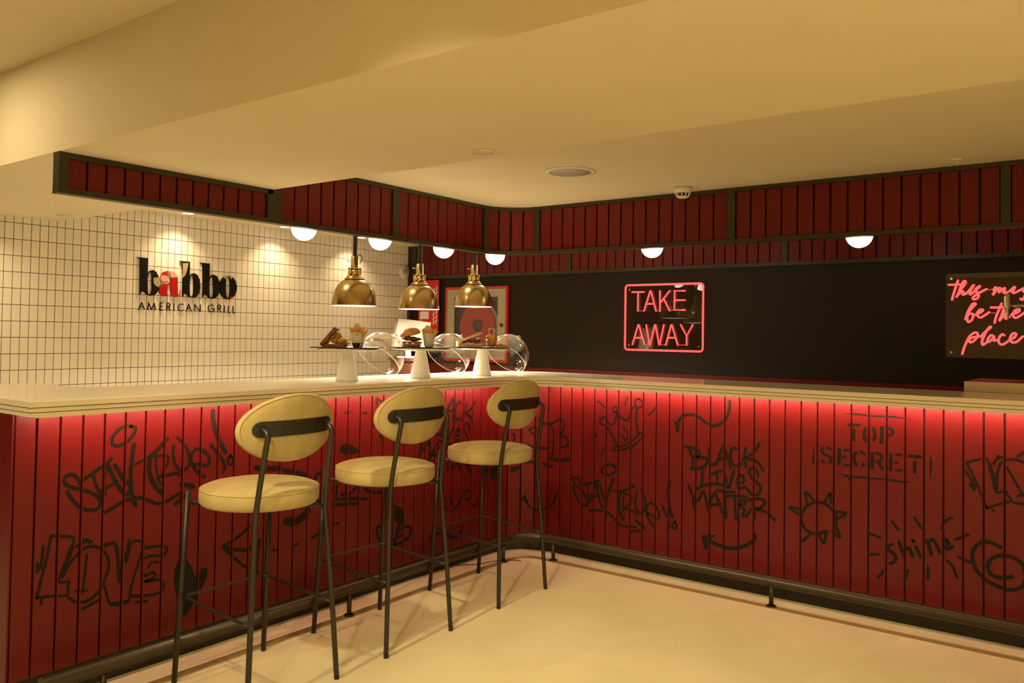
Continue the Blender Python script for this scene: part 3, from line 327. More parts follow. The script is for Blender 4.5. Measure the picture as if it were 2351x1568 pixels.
# ceiling: guest ceiling, dropped beam, bar ceiling
cl = tag(MB().box(XW-.2, XE+.2, YS-.2, YW+.2, 2.7, 2.8).build('ceiling', 'paint'), kind='structure')
MB().box(XW, XE, YS, YB1, ZF, 2.7).build('guest_ceiling', 'paint', cl)
MB().box(XW, XE, YB1, YB2, ZB, 2.7).build('beam', 'paint', cl)
MB().box(XW, XE, YB2, YW, ZC, 2.7).build('bar_ceiling', 'paint', cl)
# ================================================================== BAR COUNTER
XL, YR, RA = -3.11, 4.27, 0.2236
SL = (YR-RA)-YS0; AL = RA*math.pi/2
PITCH = 0.0815
edges = [YS0+k*PITCH for k in range(35) if YS0+k*PITCH < YR-RA-.02]
edges = [e-YS0 for e in edges]
if SL-edges[-1] < .05: edges[-1] = SL
else: edges.append(SL)
NARC = 4
edges += [SL+AL*k/NARC for k in range(1, NARC+1)]
r0 = SL+AL
x_first = -2.3906-6*PITCH-(XL+RA)
k = 1
while XL+RA+k*PITCH+x_first < XEND:
    edges.append(r0+x_first+k*PITCH); k += 1
def surf(s, z, off=0.0):
    """point on the board faces at run length s (left run, corner facets, right run)"""
    if s <= SL: return (XL+off, YS0+s, z)
    if s >= r0: return (XL+RA+(s-r0), YR-off, z)
    k = min(NARC-1, int((s-SL)/AL*NARC)); t = (s-SL)/AL*NARC-k
    a0, a1 = math.pi/2*k/NARC, math.pi/2*(k+1)/NARC
    cx, cy = XL+RA, YR-RA
    p0 = (cx-RA*math.cos(a0), cy+RA*math.sin(a0)); p1 = (cx-RA*math.cos(a1), cy+RA*math.sin(a1)); am = (a0+a1)/2
    return (p0[0]+(p1[0]-p0[0])*t+off*math.cos(am), p0[1]+(p1[1]-p0[1])*t-off*math.sin(am), z)
bar = thing('bar_counter', 'L-shaped bar counter clad in maroon vertical boards covered in dark graffiti', 'counter', (-3.15, 4.316, 0))
def under(o, p=bar):
    o.parent = p; o.matrix_parent_inverse = Matrix.Translation(-Vector(p.location)); return o
ZB0, ZB1 = 0.112, 1.044
GAP = 0.0075
bm_cache = {}
def board_mesh(wd):
    k = round(wd, 4)
    if k not in bm_cache:
        c = .0018; t = .013
        poly = [(0, c), (c, 0), (wd-c, 0), (wd, c), (wd, t), (0, t)]
        bm_cache[k] = MB().prism(poly, ZB0, ZB1).mesh('board', 'maroon')
    return bm_cache[k]
for a, b in zip(edges[:-1], edges[1:]):
    p0 = Vector(surf(a+1e-5, 0)); p1 = Vector(surf(b-1e-5, 0)); d = (p1-p0); L = d.length; d.normalize()
    st = p0+d*GAP/2
    under(inst('board', board_mesh(L-GAP), st, None, math.atan2(d.y, d.x)))
SMAX = edges[-1]
under(band(lpath(XL-.013, YR+.013, RA+.013, YS0+.012, XEND-.01), lpath(-3.50, 4.66, .45, YS0+.012, XEND-.01), ZB0, 1.0445).build('core', 'core'))
under(MB().box(-3.50, XL, YS0, YS0+.012, ZB0, ZB1).box(-3.93, -3.50, YS0, YS0+.012, 0, ZB1).box(-3.93, -3.50, YS0+.012, 1.70, 0, ZB1).build('end_panel', 'maroon'))
under(MB().box(XEND-.01, XEND, YR, 4.66, ZB0, ZB1).build('end_panel', 'maroon'))
under(band(lpath(-3.15, 4.316, .264, YS0+.02, XEND-.02), lpath(-3.17, 4.336, .284, YS0+.02, XEND-.02), 0, ZB0).build('plinth', 'plinth'))
under(band(lpath(-3.47, 4.63, .42, YS0+.02, XEND-.02), lpath(-3.49, 4.65, .44, YS0+.02, XEND-.02), 0, ZB0).build('rear_plinth', 'plinth'))
# graffiti, sprayed on the boards (not across the gaps between them)
def in_gap(s):
    for e in edges:
        if abs(s-e) < GAP/2+.0004: return True
    return s < .004 or s > SMAX-.004
OFF = 0.0008
def cell_mesh(mb, inside, s0, s1, z0, z1, st=.004):
    pass
gap_iv = sorted((e-GAP/2-.0002, e+GAP/2+.0002) for e in edges)
def clip_poly(poly, lo, hi):
    """keep the part of an (s,z) polygon with lo <= s <= hi"""
    for sgn, lim in ((1, lo), (-1, -hi)):
        out = []
        for i in range(len(poly)):
            a, b = poly[i-1], poly[i]; da, db = sgn*a[0]-lim, sgn*b[0]-lim
            if (da >= 0) != (db >= 0):
                t = da/(da-db); out.append((a[0]+(b[0]-a[0])*t, a[1]+(b[1]-a[1])*t))
            if db >= 0: out.append(b)
        poly = out
        if len(poly) < 3: return []
    return poly
def put_poly(mb, poly, off):
    for a, b in zip(edges[:-1], edges[1:]):
        lo, hi = a+GAP/2+.002, b-GAP/2-.002
        if max(p[0] for p in poly) < lo or min(p[0] for p in poly) > hi: continue
        q = clip_poly(poly, lo, hi)
        if len(q) >= 3:
            q = [p for p in q if ZB0 < p[1] < ZB1+.01]
            if len(q) < 3: continue
            ar = sum(q[i-1][0]*q[i][1]-q[i][0]*q[i-1][1] for i in range(len(q)))
            if abs(ar) < 1e-9: continue
            if ar < 0: q = q[::-1]
            o = len(mb.v); mb.v += [surf(s, z, off) for s, z in q]; mb.f.append(tuple(range(o, o+len(q)))); mb.sm.append(False)
GLAB = dict(stay_true='large STAY TRUE!! tag with a halo', love='outlined LOVE lettering', heart='solid sprayed heart', arrow_head='open arrow head with dashes',
 cloud_letters='half hidden rounded lettering', tulip='tulip stencil with leaves', small_marks='small scattered spray marks', crown='crown with diamond and rays', bubble_letter='bubble letter at the corner',
 corner_arrow='small curved arrow at the corner', wave_arrow='wavy arrow', smile_arrow='curved arrow under lettering', black_lives_matter='BLACK LIVES MATTER lettering on the right run', top_secret='TOP SECRET stencil',
 sun='sun with triangle rays', shine='shine lettering with rays', spiral='spiral', stay_true_again='STAY TRUE!! tag on the right run', love_again='tilted LOVE lettering on the right run', black_lives_matter_again='BLACK LIVES MATTER lettering behind the stools')
rnd = random.Random(4)
nlay = 0
from mathutils.geometry import tessellate_polygon
for gname, (strokes, polys) in GR.items():
    groot = None; items = []
    for wmm, pts in strokes:
        mb = MB()
        pth = smooth_path([(a/1000, b/1000, 0) for a, b in pts], 5)
        P = [Vector((p[0], p[1])) for p in pth]; n = len(P); hw = wmm/2000
        off = OFF+nlay*.00003; nlay = (nlay+1) % 18
        lft, rgt = [], []
        for i in range(n):      # ribbon with slightly uneven width and round ends
            t = (P[min(i+1, n-1)]-P[max(i-1, 0)]); t = t.normalized() if t.length > 1e-9 else Vector((1, 0))
            nn = Vector((-t.y, t.x)); h = hw*(0.92+.16*rnd.random())
            lft.append(P[i]+nn*h); rgt.append(P[i]-nn*h)
        for i in range(n-1):
            put_poly(mb, [tuple(lft[i]), tuple(rgt[i]), tuple(rgt[i+1]), tuple(lft[i+1])], off)
        if gname != 'top_secret':
            for c in (P[0], P[-1]):
                put_poly(mb, [(c.x+hw*math.cos(a*math.pi/5), c.y+hw*math.sin(a*math.pi/5)) for a in range(10)], off+.00001)
        items.append(mb)
    for q in polys:
        mb = MB(); vv = [Vector((a/1000, b/1000, 0)) for a, b in q]
        for tri in tessellate_polygon([vv]): put_poly(mb, [(vv[i].x, vv[i].y) for i in tri], OFF)
        items.append(mb)
    for mb in items:
        if not mb.f: continue
        if groot is None: groot = under(mb.build('graffiti', 'spray')); groot['label'] = GLAB[gname]+', dark olive spray paint'
        else: o = mb.build('spray_stroke', 'spray'); o.parent = groot
# ------------------------------------------------------------------ countertop
top = thing('countertop', 'cream polished stone countertop with stepped edge on the maroon bar', 'countertop', (-3.25, 3.0, 1.045))
def ct_poly(off):
    x, y = -2.965-off, 4.162+off
    p = lpath(x, y, .36+off, 1.270+off*.6, XEND+.01-off, 12)
    p += [(XEND+.01-off, 4.70)]
    R = .45; cx, cy = -3.53+R, 4.70-R
    for k in range(13):
        a = math.pi/2*(1-k/12); p.append((cx-R*math.cos(a), cy+R*math.sin(a)))
    f = .10
    for k in range(6):
        a = math.pi/2*k/5; p.append((-3.53-f+f*math.cos(a), 1.72+f-f*math.sin(a)))
    p += [(-3.95, 1.72), (-3.95, 1.270+off*.6)]
    return p
def slab(off, z0, z1, ch=.0025):
    P0 = ct_poly(off); P1 = ct_poly(off+ch); n = len(P0); b = MB()
    b.v = [(x, y, z0) for x, y in P0]+[(x, y, z1-ch) for x, y in P0]+[(x, y, z1) for x, y in P1]
    b.f = [tuple(range(n)), tuple(range(2*n, 3*n))[::-1]]
    for i in range(n):
        j = (i+1) % n; b.f += [(i, n+i, n+j, j), (n+i, 2*n+i, 2*n+j, n+j)]
    b.f = [q[::-1] for q in b.f]
    b.sm = [False]*len(b.f); return b
under(slab(0, 1.0785, 1.1).build('top_slab', 'quartz'), top)
under(slab(.0045, 1.0620, 1.0757, .001).build('edge_step', 'quartz'), top)
under(slab(.009, 1.0455, 1.0592, .001).build('edge_step', 'quartz'), top)
under(band(lpath(-2.975, 4.172, .370, 1.29, XEND-.01), lpath(-2.981, 4.178, .376, 1.29, XEND-.01), 1.0415, 1.0455).build('strip_lip', 'quartz'), top)  # lip added below the edge to hide the LED strip from view
under(slab(.022, 1.0450, 1.0784, .0005).build('core', 'quartz'), top)
b = MB(); lp = lpath(-2.992, 4.187, .31, 1.33, XEND-.03, 12)
for (x, y), (x2, y2) in zip(lp, lpath(-2.9943, 4.1893, .3123, 1.33, XEND-.03, 12)): b.v += [(x, y, 1.0409), (x2, y2, 1.0449)]
for i in range(len(lp)-1): b.f.append((2*i, 2*i+1, 2*i+3, 2*i+2)); b.sm.append(False)
under(b.build('light_strip', 'strip'), top)
# ------------------------------------------------------------------ foot rail
rail = thing('foot_rail', 'dark bronze foot rail pipe running along the base of the bar', 'rail', (-2.97, 4.165, 0))
rp = lpath(-2.975, 4.160, .20, 1.335, XEND, 10)
under(MB().tube([(x, y, .128) for x, y in rp], .0265, 16).build('pipe', 'pipe'), rail)
for px, py in ((-2.975, 1.55), (-2.975, 2.731), (-2.975, 3.946), (-2.762, 4.16), (-1.439, 4.16), (-.15, 4.16)):
    po = under(MB().tube([(px, py, 0), (px, py, .110)], .0115, 12).build('post', 'pipe'), rail)
    fo = MB().lathe([(.026, 0), (.026, .004), (.022, .007), (.0, .007)], 18, Matrix.Translation((px, py, 0))).build('base_flange', 'pipe'); fo.parent = po; fo.matrix_parent_inverse = po.matrix_parent_inverse.copy()
    fo.matrix_parent_inverse = Matrix.Identity(4)
cb = MB().tube(smooth_path([(-3.13, 3.70, .004), (-3.05, 3.80, .004), (-3.02, 3.90, .004), (-2.96, 3.99, .004), (-2.90, 4.02, .004)]), .0022, 6).build('cable', 'cord')
tag(cb, 'thin black cable lying on the floor beside the foot rail corner', 'cable')
# ================================================================== SLATTED BULKHEAD OVER THE BAR
XFm, YFm, RF = -3.60, 4.74, .28
bh = thing('bulkhead', 'maroon slatted bulkhead in a dark bronze frame hanging over the bar', 'bulkhead', (XFm, YFm, 1.92))
XFE = 0.9
FD = .055
def fband(off, dep, ys, xe, z0, z1): return band(lpath(XFm-off, YFm+off, RF+off, ys, xe), lpath(XFm-off-dep, YFm+off+dep, RF+off+dep, ys, xe), z0, z1)
def straight(x0, x1, y0, y1, z0, z1): return MB().box(x0, x1, y0, y1, z0, z1)
under(fband(0, FD, YB1+.002, XFE, 1.920, 1.944).build('bottom_rail', 'bronze'), bh)
under(fband(0, FD, YB2, XFE, 2.230, 2.2535).build('top_rail', 'bronze'), bh)
under(straight(XFm-FD, XFm, YB1+.002, YB2, 2.071, 2.0945).build('top_rail', 'bronze'), bh)
under(fband(.030, .012, YB2, XFE, 1.944, 2.230).build('backing', 'core'), bh)
under(straight(XFm-.042, XFm-.030, YB1+.01, YB2, 1.944, 2.071).build('backing', 'core'), bh)
# posts (run length measured from the beam end of the left run)
FS0 = YB1+.002; FSL = YFm-RF-FS0; FAL = RF*math.pi/2; FR0 = FSL+FAL
def fsurf(s, off=0.0):
    if s <= FSL: return Vector((XFm-off, FS0+s, 0)), math.pi/2
    if s >= FR0: return Vector((XFm+RF+s-FR0, YFm+off, 0)), 0.0
    a = (s-FSL)/RF; return Vector((XFm+RF-(RF+off)*math.cos(a), YFm-RF+(RF+off)*math.sin(a), 0)), math.pi/2-a
posts = [(0, .040), (2.681-FS0, 2.772-FS0), (3.600-FS0, 3.653-FS0), (4.495-FS0, 4.534-FS0), (FR0-3.348-(XFm+RF), FR0-3.303-(XFm+RF)), (FR0-1.927-(XFm+RF), FR0-1.878-(XFm+RF)), (FR0-.501-(XFm+RF), FR0-.458-(XFm+RF)), (FR0+.86-(XFm+RF), FR0+.90-(XFm+RF))]
for i, (a, b) in enumerate(posts):
    (p, rz) = fsurf((a+b)/2); wd = b-a
    zt = 2.071 if i == 0 else 2.230
    me = MB().box(-wd/2, wd/2, 0, FD-.002, 1.944, zt)
    if i == 1: me = MB().box(-wd/2, wd/2, 0, FD-.002, 1.944, 2.0949).box(wd/2-(2.772-YB2)+.002, wd/2, 0, FD-.002, 2.0949, 2.230)
    under(inst('frame_post', me.mesh('frame_post', 'bronze'), p, None, rz), bh)
def slat_mesh(wd, z0, z1):
    c = .0018; t = .016
    return MB().prism([(-wd/2, c), (-wd/2+c, 0), (wd/2-c, 0), (wd/2, c), (wd/2, t), (-wd/2, t)], z0, z1).mesh('slat', 'maroon')
NS = [12, 9, 9, 4, 15, 15, 15]
for i in range(len(posts)-1):
    a, b = posts[i][1], posts[i+1][0]; n = NS[i]; wd = (b-a)/n
    z1 = 2.0705 if i == 0 else 2.2295
    me = slat_mesh(wd-.010, 1.9445, z1)
    for k in range(n):
        s = a+wd*(k+.5); p, rz = fsurf(s, .013 if i != 3 else .010)
        under(inst('slat', me, p, None, rz), bh)
# slatted band along the top of the back wall
bb = thing('wall_cladding', 'maroon slatted cladding band along the top of the black back wall', 'wall cladding', (-3.0, YW, 1.91))
Z0, Z1 = 1.909, ZC
under(straight(XW+.004, XE-.01, YW-.035, YW-.001, Z0, Z0+.028).build('bottom_rail', 'bronze'), bb)
under(straight(XW+.004, XE-.01, YW-.035, YW-.001, Z1-.025, Z1-.0005).build('top_rail', 'bronze'), bb)
pst = [(-5.996, -5.90), (-4.044, -4.002), (-2.1076, -2.0577), (-.168, -.118), (1.77, 1.82), (2.95, 2.99)]
for a, b in pst: under(straight(a, b, YW-.033, YW-.001, Z0+.028, Z1-.025).build('frame_post', 'bronze'), bb)
under(straight(XW+.01, XE-.01, YW-.006, YW-.0005, Z0+.028, Z1-.025).build('backing', 'core'), bb)
for (a, b) in zip([p[1] for p in pst[:-1]], [p[0] for p in pst[1:]]):
    n = max(1, round((b-a)/.0912)); wd = (b-a)/n; me = slat_mesh(wd-.009, Z0+.0285, Z1-.0255)
    for k in range(n): under(inst('slat', me, (a+wd*(k+.5), YW-.023, 0), None, 0), bb)
# ================================================================== BAR STOOLS
def make_stool():
    t = thing('bar_stool', '', 'stool')
    seat = MB().lathe([(.05, .686), (.196, .686), (.214, .690), (.2225, .700), (.2245, .722), (.2235, .742), (.219, .751), (.200, .759), (.16, .767), (.10, .773), (.04, .776), (.0005, .7765)], 48).build('seat', 'fabric', t)
    MB().tube([(.2215*math.cos(a*math.pi/24), .2215*math.sin(a*math.pi/24), .7475) for a in range(48)], .0026, 6, closed=True).build('piping', 'fabric', seat)
    # seat support: plate and four arms to the legs
    sp = MB().lathe([(.0005, .676), (.150, .676), (.150, .6855), (.0005, .6855)], 28, cap=False)
    for sx, y, z in ((.190, .160, .672), (.190, -.160, .672), (-.188, .190, .690), (-.188, -.190, .690)):
        sp.tube([(sx*.45, y*.45, .678), (sx, y, z)], .0085, 8)
    sp.build('seat_frame', 'leg', t)
    for s in (-1, 1):
        MB().tube([(-.228, s*.204, 0), (-.1855, s*.190, .735)], .0105, 12).build('leg', 'leg', t)
        MB().tube(smooth_path([(.230, s*.205, 0), (.212, s*.183, .36), (.196, s*.163, .62), (.194, s*.160, .68), (.204, s*.156, .77), (.230, s*.150, .925), (.236, s*.148, .960), (.230, s*.147, .984), (.204, s*.146, .996)], 6), .0105, 12).build('leg', 'leg', t)
    MB().tube(smooth_path([(.213, -.186, .300), (.02, -.187, .312), (-.16, -.188, .324), (-.196, -.180, .327), (-.206, -.155, .328), (-.206, 0, .328), (-.206, .155, .328), (-.196, .180, .327), (-.16, .188, .324), (.02, .187, .312), (.213, .186, .300)], 5), .0060, 10).build('footrest', 'leg', t)
    # curved oval back pad
    CZ, A, B = .992, .2245, .1285
    def bx(y, z): return .203-1.05*y*y+.14*(z-CZ)
    b = MB(); NR, NT = 9, 44; rows = []
    for side in (1, -1):
        for i in range(NR+1):
            r = (i/NR)**.7 if side == 1 else 1-(i/NR)**1.4
            if side == -1 and i == 0: continue
            hh = .0175*(max(0.0, 1-r**5))**.5
            ring = []
            for k in range(NT):
                a = 2*math.pi*k/NT; rr = max(r, .002)
                y, z = A*rr*math.cos(a), CZ+B*rr*math.sin(a); ring.append((bx(y, z)-side*hh, y, z))
            rows.append(ring)
    for ring in rows: b.v += ring
    for i in range(len(rows)-1):
        for k in range(NT):
            l = (k+1) % NT; b.f.append((i*NT+k, (i+1)*NT+k, (i+1)*NT+l, i*NT+l)); b.sm.append(True)
    bk = b.build('backrest', 'fabric', t)
    MB().tube([(bx(A*.955*math.cos(a*math.pi/30), CZ+B*.945*math.sin(a*math.pi/30))+.0085, A*.955*math.cos(a*math.pi/30), CZ+B*.945*math.sin(a*math.pi/30)) for a in range(60)], .0022, 6, closed=True).build('piping', 'fabric', bk)
    # bent steel plate across the back
    pl = MB(); zc, hh, hl = .994, .029, .180; prof = []
    for k in range(9): a = math.pi/2+math.pi*k/8; prof.append((-hl+hh+hh*math.cos(a), zc+hh*math.sin(a)))
    for k in range(9): a = -math.pi/2+math.pi*k/8; prof.append((hl-hh+hh*math.cos(a), zc+hh*math.sin(a)))
    n = 24; cols = []
    for i in range(n+1):
        y = -hl*math.cos(math.pi*i/n); e = max(0.0, abs(y)-(hl-hh)); h = math.sqrt(max(hh*hh-e*e, 1e-7))
        for x_off in (.0178, .0215):
            for sg in (-1, 1): cols.append((bx(y, zc+sg*h)+x_off+.0, y, zc+sg*h))
    pl.v = cols
    for i in range(n):
        o = 4*i; q = 4*(i+1)
        for a, c in ((0, 1), (1, 3), (3, 2), (2, 0)): pl.f.append((o+a, o+c, q+c, q+a)); pl.sm.append(False)
    pl.f += [(0, 2, 3, 1), (4*n, 4*n+1, 4*n+3, 4*n+2)]; pl.sm += [False, False]
    pl.build('back_plate', 'leg', t)
    return t
stool = make_stool()
for i, (x, y, rz, lab) in enumerate(((-2.700, 2.005, .0, 'sand velvet bar stool on black legs, largest and nearest, in front of LOVE graffiti'),
                                 (-2.700, 2.682, .0, 'sand velvet bar stool standing between the other two at the bar'),
                                 (-2.715, 3.468, .0, 'sand velvet bar stool standing deepest in the corner of the bar'))):
    o = stool if i == 0 else copy_tree(stool)
    o.location = (x, y, 0); o.rotation_euler = (0, 0, rz); tag(o, lab, 'stool', 'bar stools along the left run')
# ================================================================== LAMPS
def make_pendant(zr, lab):
    t = thing('heat_lamp', lab, 'lamp', (0, 0, zr), 'brass heat lamps over the counter')
    outer = [(.1345, 0), (.1340, .012), (.1325, .035), (.1275, .066), (.1185, .094), (.1040, .120), (.0860, .141), (.0700, .153), (.0600, .158)]
    sh = MB().lathe(outer+[(.0600, .1565)]+[(r-.0025, max(0.0, z-.0018)) for r, z in outer[::-1]], 56, cap=False).build('shade', 'brass', t)
    MB().lathe([(r-.0032, z-.0022+.003) for r, z in outer], 48, cap=False).build('shade_lining', 'inner', sh)
    MB().tube([(.1340*math.cos(a*math.pi/28), .1340*math.sin(a*math.pi/28), .0005) for a in range(56)], .0017, 6, closed=True).build('rim', 'inner', sh)
    MB().lathe([(.0005, .158), (.060, .158), (.062, .163), (.058, .168), (.050, .170), (.051, .175), (.046, .180), (.040, .184), (.0005, .184)], 36, cap=False).build('neck', 'brass', t)
    co = MB().lathe([(.0005, .184), (.030, .184), (.030, .226), (.0005, .226)], 24, cap=False).build('collar', 'brass', t)
    for k in range(8):
        a = 2*math.pi*k/8; MB().tube([(.0345*math.cos(a), .0345*math.sin(a), .186), (.0345*math.cos(a), .0345*math.sin(a), .226)], .0065, 10).build('rod', 'brassl', co)
    MB().lathe([(.0005, .226), (.040, .226), (.040, .231), (.025, .234), (.0235, .300), (.0215, .303), (.0005, .303)], 28, cap=False).build('stem', 'brass', t)
    MB().tube([(-.020, -.012, .272), (-.040, -.022, .274)], .0022, 6).sphere((-.041, -.0225, .274), .0042, 8, 6).build('switch', 'brassl', t)
    MB().tube(smooth_path([(.012, .009, .305), (.026, .018, .312), (.036, .024, .292), (.030, .021, .268), (.023, .016, .262)]), .0026, 6).build('lead', 'cord', t)
    h = ZC-zr-.303; turns = int(h/.0105); pts = []
    for k in range(turns*8+1):
        a = 2*math.pi*k/8; z = .303+h*k/(turns*8); w_ = .0035*math.sin(z*16+zr*9)
        pts.append((.0115*math.cos(a)+w_, .0115*math.sin(a)-w_*.6, z))
    MB().tube(pts, .0047, 5).build('spring_cord', 'cord', t)
    MB().lathe([(.0005, ZC-zr-.022), (.045, ZC-zr-.022), (.052, ZC-zr-.012), (.052, ZC-zr-.0005), (.0005, ZC-zr-.0005)], 28, cap=False).build('ceiling_rose', 'brass', t)
    MB().lathe([(.0005, .036), (.030, .040), (.045, .052), (.047, .066), (.038, .090), (.022, .115), (.018, .150)], 24, cap=False).build('bulb', 'bulb', t)
    disc_light('heat_lamp_light', (0, 0, .026), P_HEAT, .09, 165, t, (1.0, .82, .58))
    return t
for (y, zr, lab) in ((3.461, 1.513, 'brass dome heat lamp over the plated toast sandwich, leftmost of three'), (4.038, 1.511, 'brass dome heat lamp in the middle of three, over the burger'), (4.609, 1.549, 'brass dome heat lamp in front of the fire hose cabinet')):
    p = make_pendant(zr, lab); p.location = (-3.78, y, zr)
GLOBES = [(-3.85, 3.124, 'glowing opal globe lamp at the left end of the bulkhead row'), (-3.85, 3.738, 'glowing opal globe lamp between the left and middle brass heat lamps'),
          (-3.85, 4.355, 'glowing opal globe lamp between the middle and right brass heat lamps'), (-3.85, 4.945, 'glowing opal globe lamp right of the brass heat lamps, by the bulkhead corner'),
          (-2.552, 4.99, 'glowing opal globe lamp above the TAKE AWAY neon sign'), (-1.231, 4.99, 'glowing opal globe lamp over the right run of the bar, between the two neon signs')]
gm = MB().sphere((0, 0, 0), .0735, 32, 20).mesh('globe', 'globe')
hm = MB().lathe([(.0005, .0675), (.034, .0665), (.034, .080), (.012, .086), (.012, ZC-1.955-.014), (.040, ZC-1.955-.012), (.044, ZC-1.955-.0005), (.0005, ZC-1.955-.0005)], 24, cap=False).mesh('holder', 'bronze')
for x, y, lab in GLOBES:
    t = thing('globe_lamp', lab, 'lamp', (x, y, 1.955), 'opal globe lamps under the bulkhead')
    inst('globe', gm, (0, 0, 0), t); inst('holder', hm, (0, 0, 0), t)
rm_ = MB().lathe([(.040, 0), (.056, 0), (.055, -.004), (.044, -.006), (.040, -.004)], 28, cap=False).mesh('trim_ring', 'wplast')
ln_ = MB().lathe([(.0005, -.0035), (.041, -.0035), (.041, -.0015), (.0005, -.0015)], 28, cap=False).mesh('lens', 'lens')
def downlight(x, y, z, power, spread, lab, grp, col, size=.075, aim=None):
    t = thing('downlight', lab, 'lamp', (x, y, z), grp)
    inst('trim_ring', rm_, (0, 0, 0), t); inst('lens', ln_, (0, 0, 0), t)
    l = disc_light('downlight_beam', (0, 0, -.009), power, size, spread, t, col)
    if aim: l.rotation_euler = (Vector(aim)-Vector((x, y, z))).to_track_quat('-Z', 'Y').to_euler(); l.location = (0, 0, -.03)
for y, lab in ((3.60, 'lit recessed spot over the wall lettering, leftmost by the tiled wall'), (4.516, 'lit recessed spot by the tiled wall, beside the first opal globe'), (5.407, 'lit recessed spot by the tiled wall, beside the second opal globe')):
    downlight(-5.82, y, ZC, P_WALL, 110, lab, 'spots washing the tiled wall', WARM_WALL)
downlight(-5.70, 2.05, ZB, P_WALL*1.5, 140, 'added out-of-view spot in the low soffit brightening the left end of the tiled wall', 'spots washing the tiled wall', WARM_WALL)  # extra unseen spot, added to brighten the leftmost tiles
for x, y, k in ((-4.05, 1.05, .62), (-2.9, .40, .55), (-1.5, .40, .7), (-.1, .40, .8), (1.3, .55, 1.25), (2.5, .55, 1.8), (-2.9, -1.4, .5), (-.6, -1.4, 1.2), (1.4, -1.4, 1.5), (2.4, -2.2, 1.2)):  # last spot is added out of view as frontal fill
    downlight(x, y, ZF, P_ROOM*k, 140 if x > -4 else 180, 'recessed ceiling spot over the guest side in front of the bar', 'recessed spots in the guest ceiling', WARM, .09)
for x, y, ax_, ay_ in ((-2.3, .25, -2.50, 3.30), (-1.1, .20, -2.2, 3.55), (.2, .20, -1.1, 3.6)):  # added out of view to brighten floor and seats near the corner
    downlight(x, y, ZF, P_GIMBAL_FILL, 46, 'added out-of-view fill spot turned towards the bar corner', 'added fill spots turned to the bar', WARM, .09, (ax_, ay_, 0))
for x, y in ((-.25, 1.75), (.85, 1.78), (1.0, 2.45), (1.9, 2.15)):  # unseen spots added to put direct light on the floor by the bar
    downlight(x, y, ZB, P_SOFFIT_FILL, 120, 'added out-of-view fill spot in the beam soffit near the right end of the bar', 'added fill spots in the beam soffit', WARM, .09)
# ================================================================== CEILING FITTINGS
t = thing('ceiling_speaker', 'round flush ceiling speaker with beige grille over the bar corner', 'speaker', (-2.455, 3.812, ZC))
MB().lathe([(.118, -.0005), (.143, -.0005), (.142, -.006), (.122, -.009), (.118, -.006)], 48, cap=False).build('bezel', 'wplast', t)
MB().lathe([(.0005, -.0065), (.119, -.0050), (.119, -.0005), (.0005, -.0005)], 48, cap=False).build('grille', 'grey', t)
t = thing('smoke_detector', 'white smoke detector on the ceiling in front of the slatted bulkhead', 'smoke detector', (-2.141, 4.575, ZC))
MB().lathe([(.0005, -.0005), (.053, -.0005), (.053, -.026), (.050, -.030), (.0005, -.030)], 32, cap=False).build('base', 'wplast', t)
MB().lathe([(.049, -.030), (.046, -.036), (.0005, -.036)], 32, cap=False).build('collar', 'wplast', t)
MB().lathe([(.034, -.036), (.033, -.056), (.0005, -.056)], 20, cap=False).build('chamber', 'dark', t)
hd = MB().lathe([(.0005, -.056), (.034, -.056), (.033, -.062), (.024, -.066), (.0005, -.067)], 28, cap=False)
for k in range(10):
    a = 2*math.pi*k/10; hd.tube([(.047*math.cos(a), .047*math.sin(a), -.034), (.034*math.cos(a), .034*math.sin(a), -.058)], .0035, 6)
hd.build('cage', 'wplast', t)
t = thing('sprinkler', 'small white sprinkler head in the ceiling at far right', 'sprinkler', (-.668, 4.568, ZC))
MB().lathe([(.0005, -.0005), (.030, -.0005), (.028, -.004), (.012, -.006), (.0005, -.006)], 24, cap=False).build('escutcheon', 'wplast', t)
MB().tube([(0, 0, -.006), (0, 0, -.018)], .007, 10).lathe([(.0005, -.018), (.013, -.018), (.013, -.020), (.0005, -.020)], 14, cap=False).build('deflector', 'wplast', t)
for x, y, r, lab in ((-2.095, 2.602, .047, 'round flush cover plate in the beam soffit near its inner edge'), (-5.635, 2.603, .058, 'round flush cover plate in the low soffit above the tiled wall')):
    t = thing('cover_plate', lab, 'cover plate', (x, y, ZB), 'flush round cover plates')
    MB().lathe([(r-.004, -.0005), (r, -.0005), (r, -.006), (r-.004, -.006)], 36, cap=False).build('shadow_ring', 'wplast', t)
    MB().lathe([(.0005, -.0075), (r-.003, -.0075), (r-.003, -.003), (.0005, -.003)], 36, cap=False).build('disc', 'paint', t)
# ================================================================== WALL SIGN
sg = thing('wall_sign', 'black, red and pink babbo AMERICAN GRILL letters on white tiled wall', 'sign', (XW, 3.75, 1.60))
mpw = lambda u, v, h: (XW+h, u/1000, v/1000)
def letters(parts, name, lab):
    root = None
    for kind_, data, m, h in parts:
        b = MB()
        if kind_ == 'p': b.prism(data, .004, .004+h, mpw)
        else: b.ring(data[0], data[1], .004, .004+h, mpw)
        if root is None: root = under(b.build(name, m), sg); root['label'] = lab
        else: o = b.build('inlay' if h > .0121 else 'stroke', m); o.parent = root
def sh(L, du, dv=0): return [(a+du, b+dv) for a, b in L]
d2, d3 = LG['b_off']; BO = [p for p in LG['b_out']]; BI = LG['b_in']
for i, du in enumerate((0, d2, d3)):
    pr = [('p', sh(LG['b_stem'], du), 'logoblk', .012), ('r', (sh(BO, du), sh(BI, du)), 'logoblk', .012)]
    if i == 0: pr.append(('p', LG['b1_patch'], 'logobei', .0128))
    if i == 1: pr.append(('p', LG['b2_patch'], 'logobei', .0128))
    letters(pr, 'letter_b', 'black letter b')
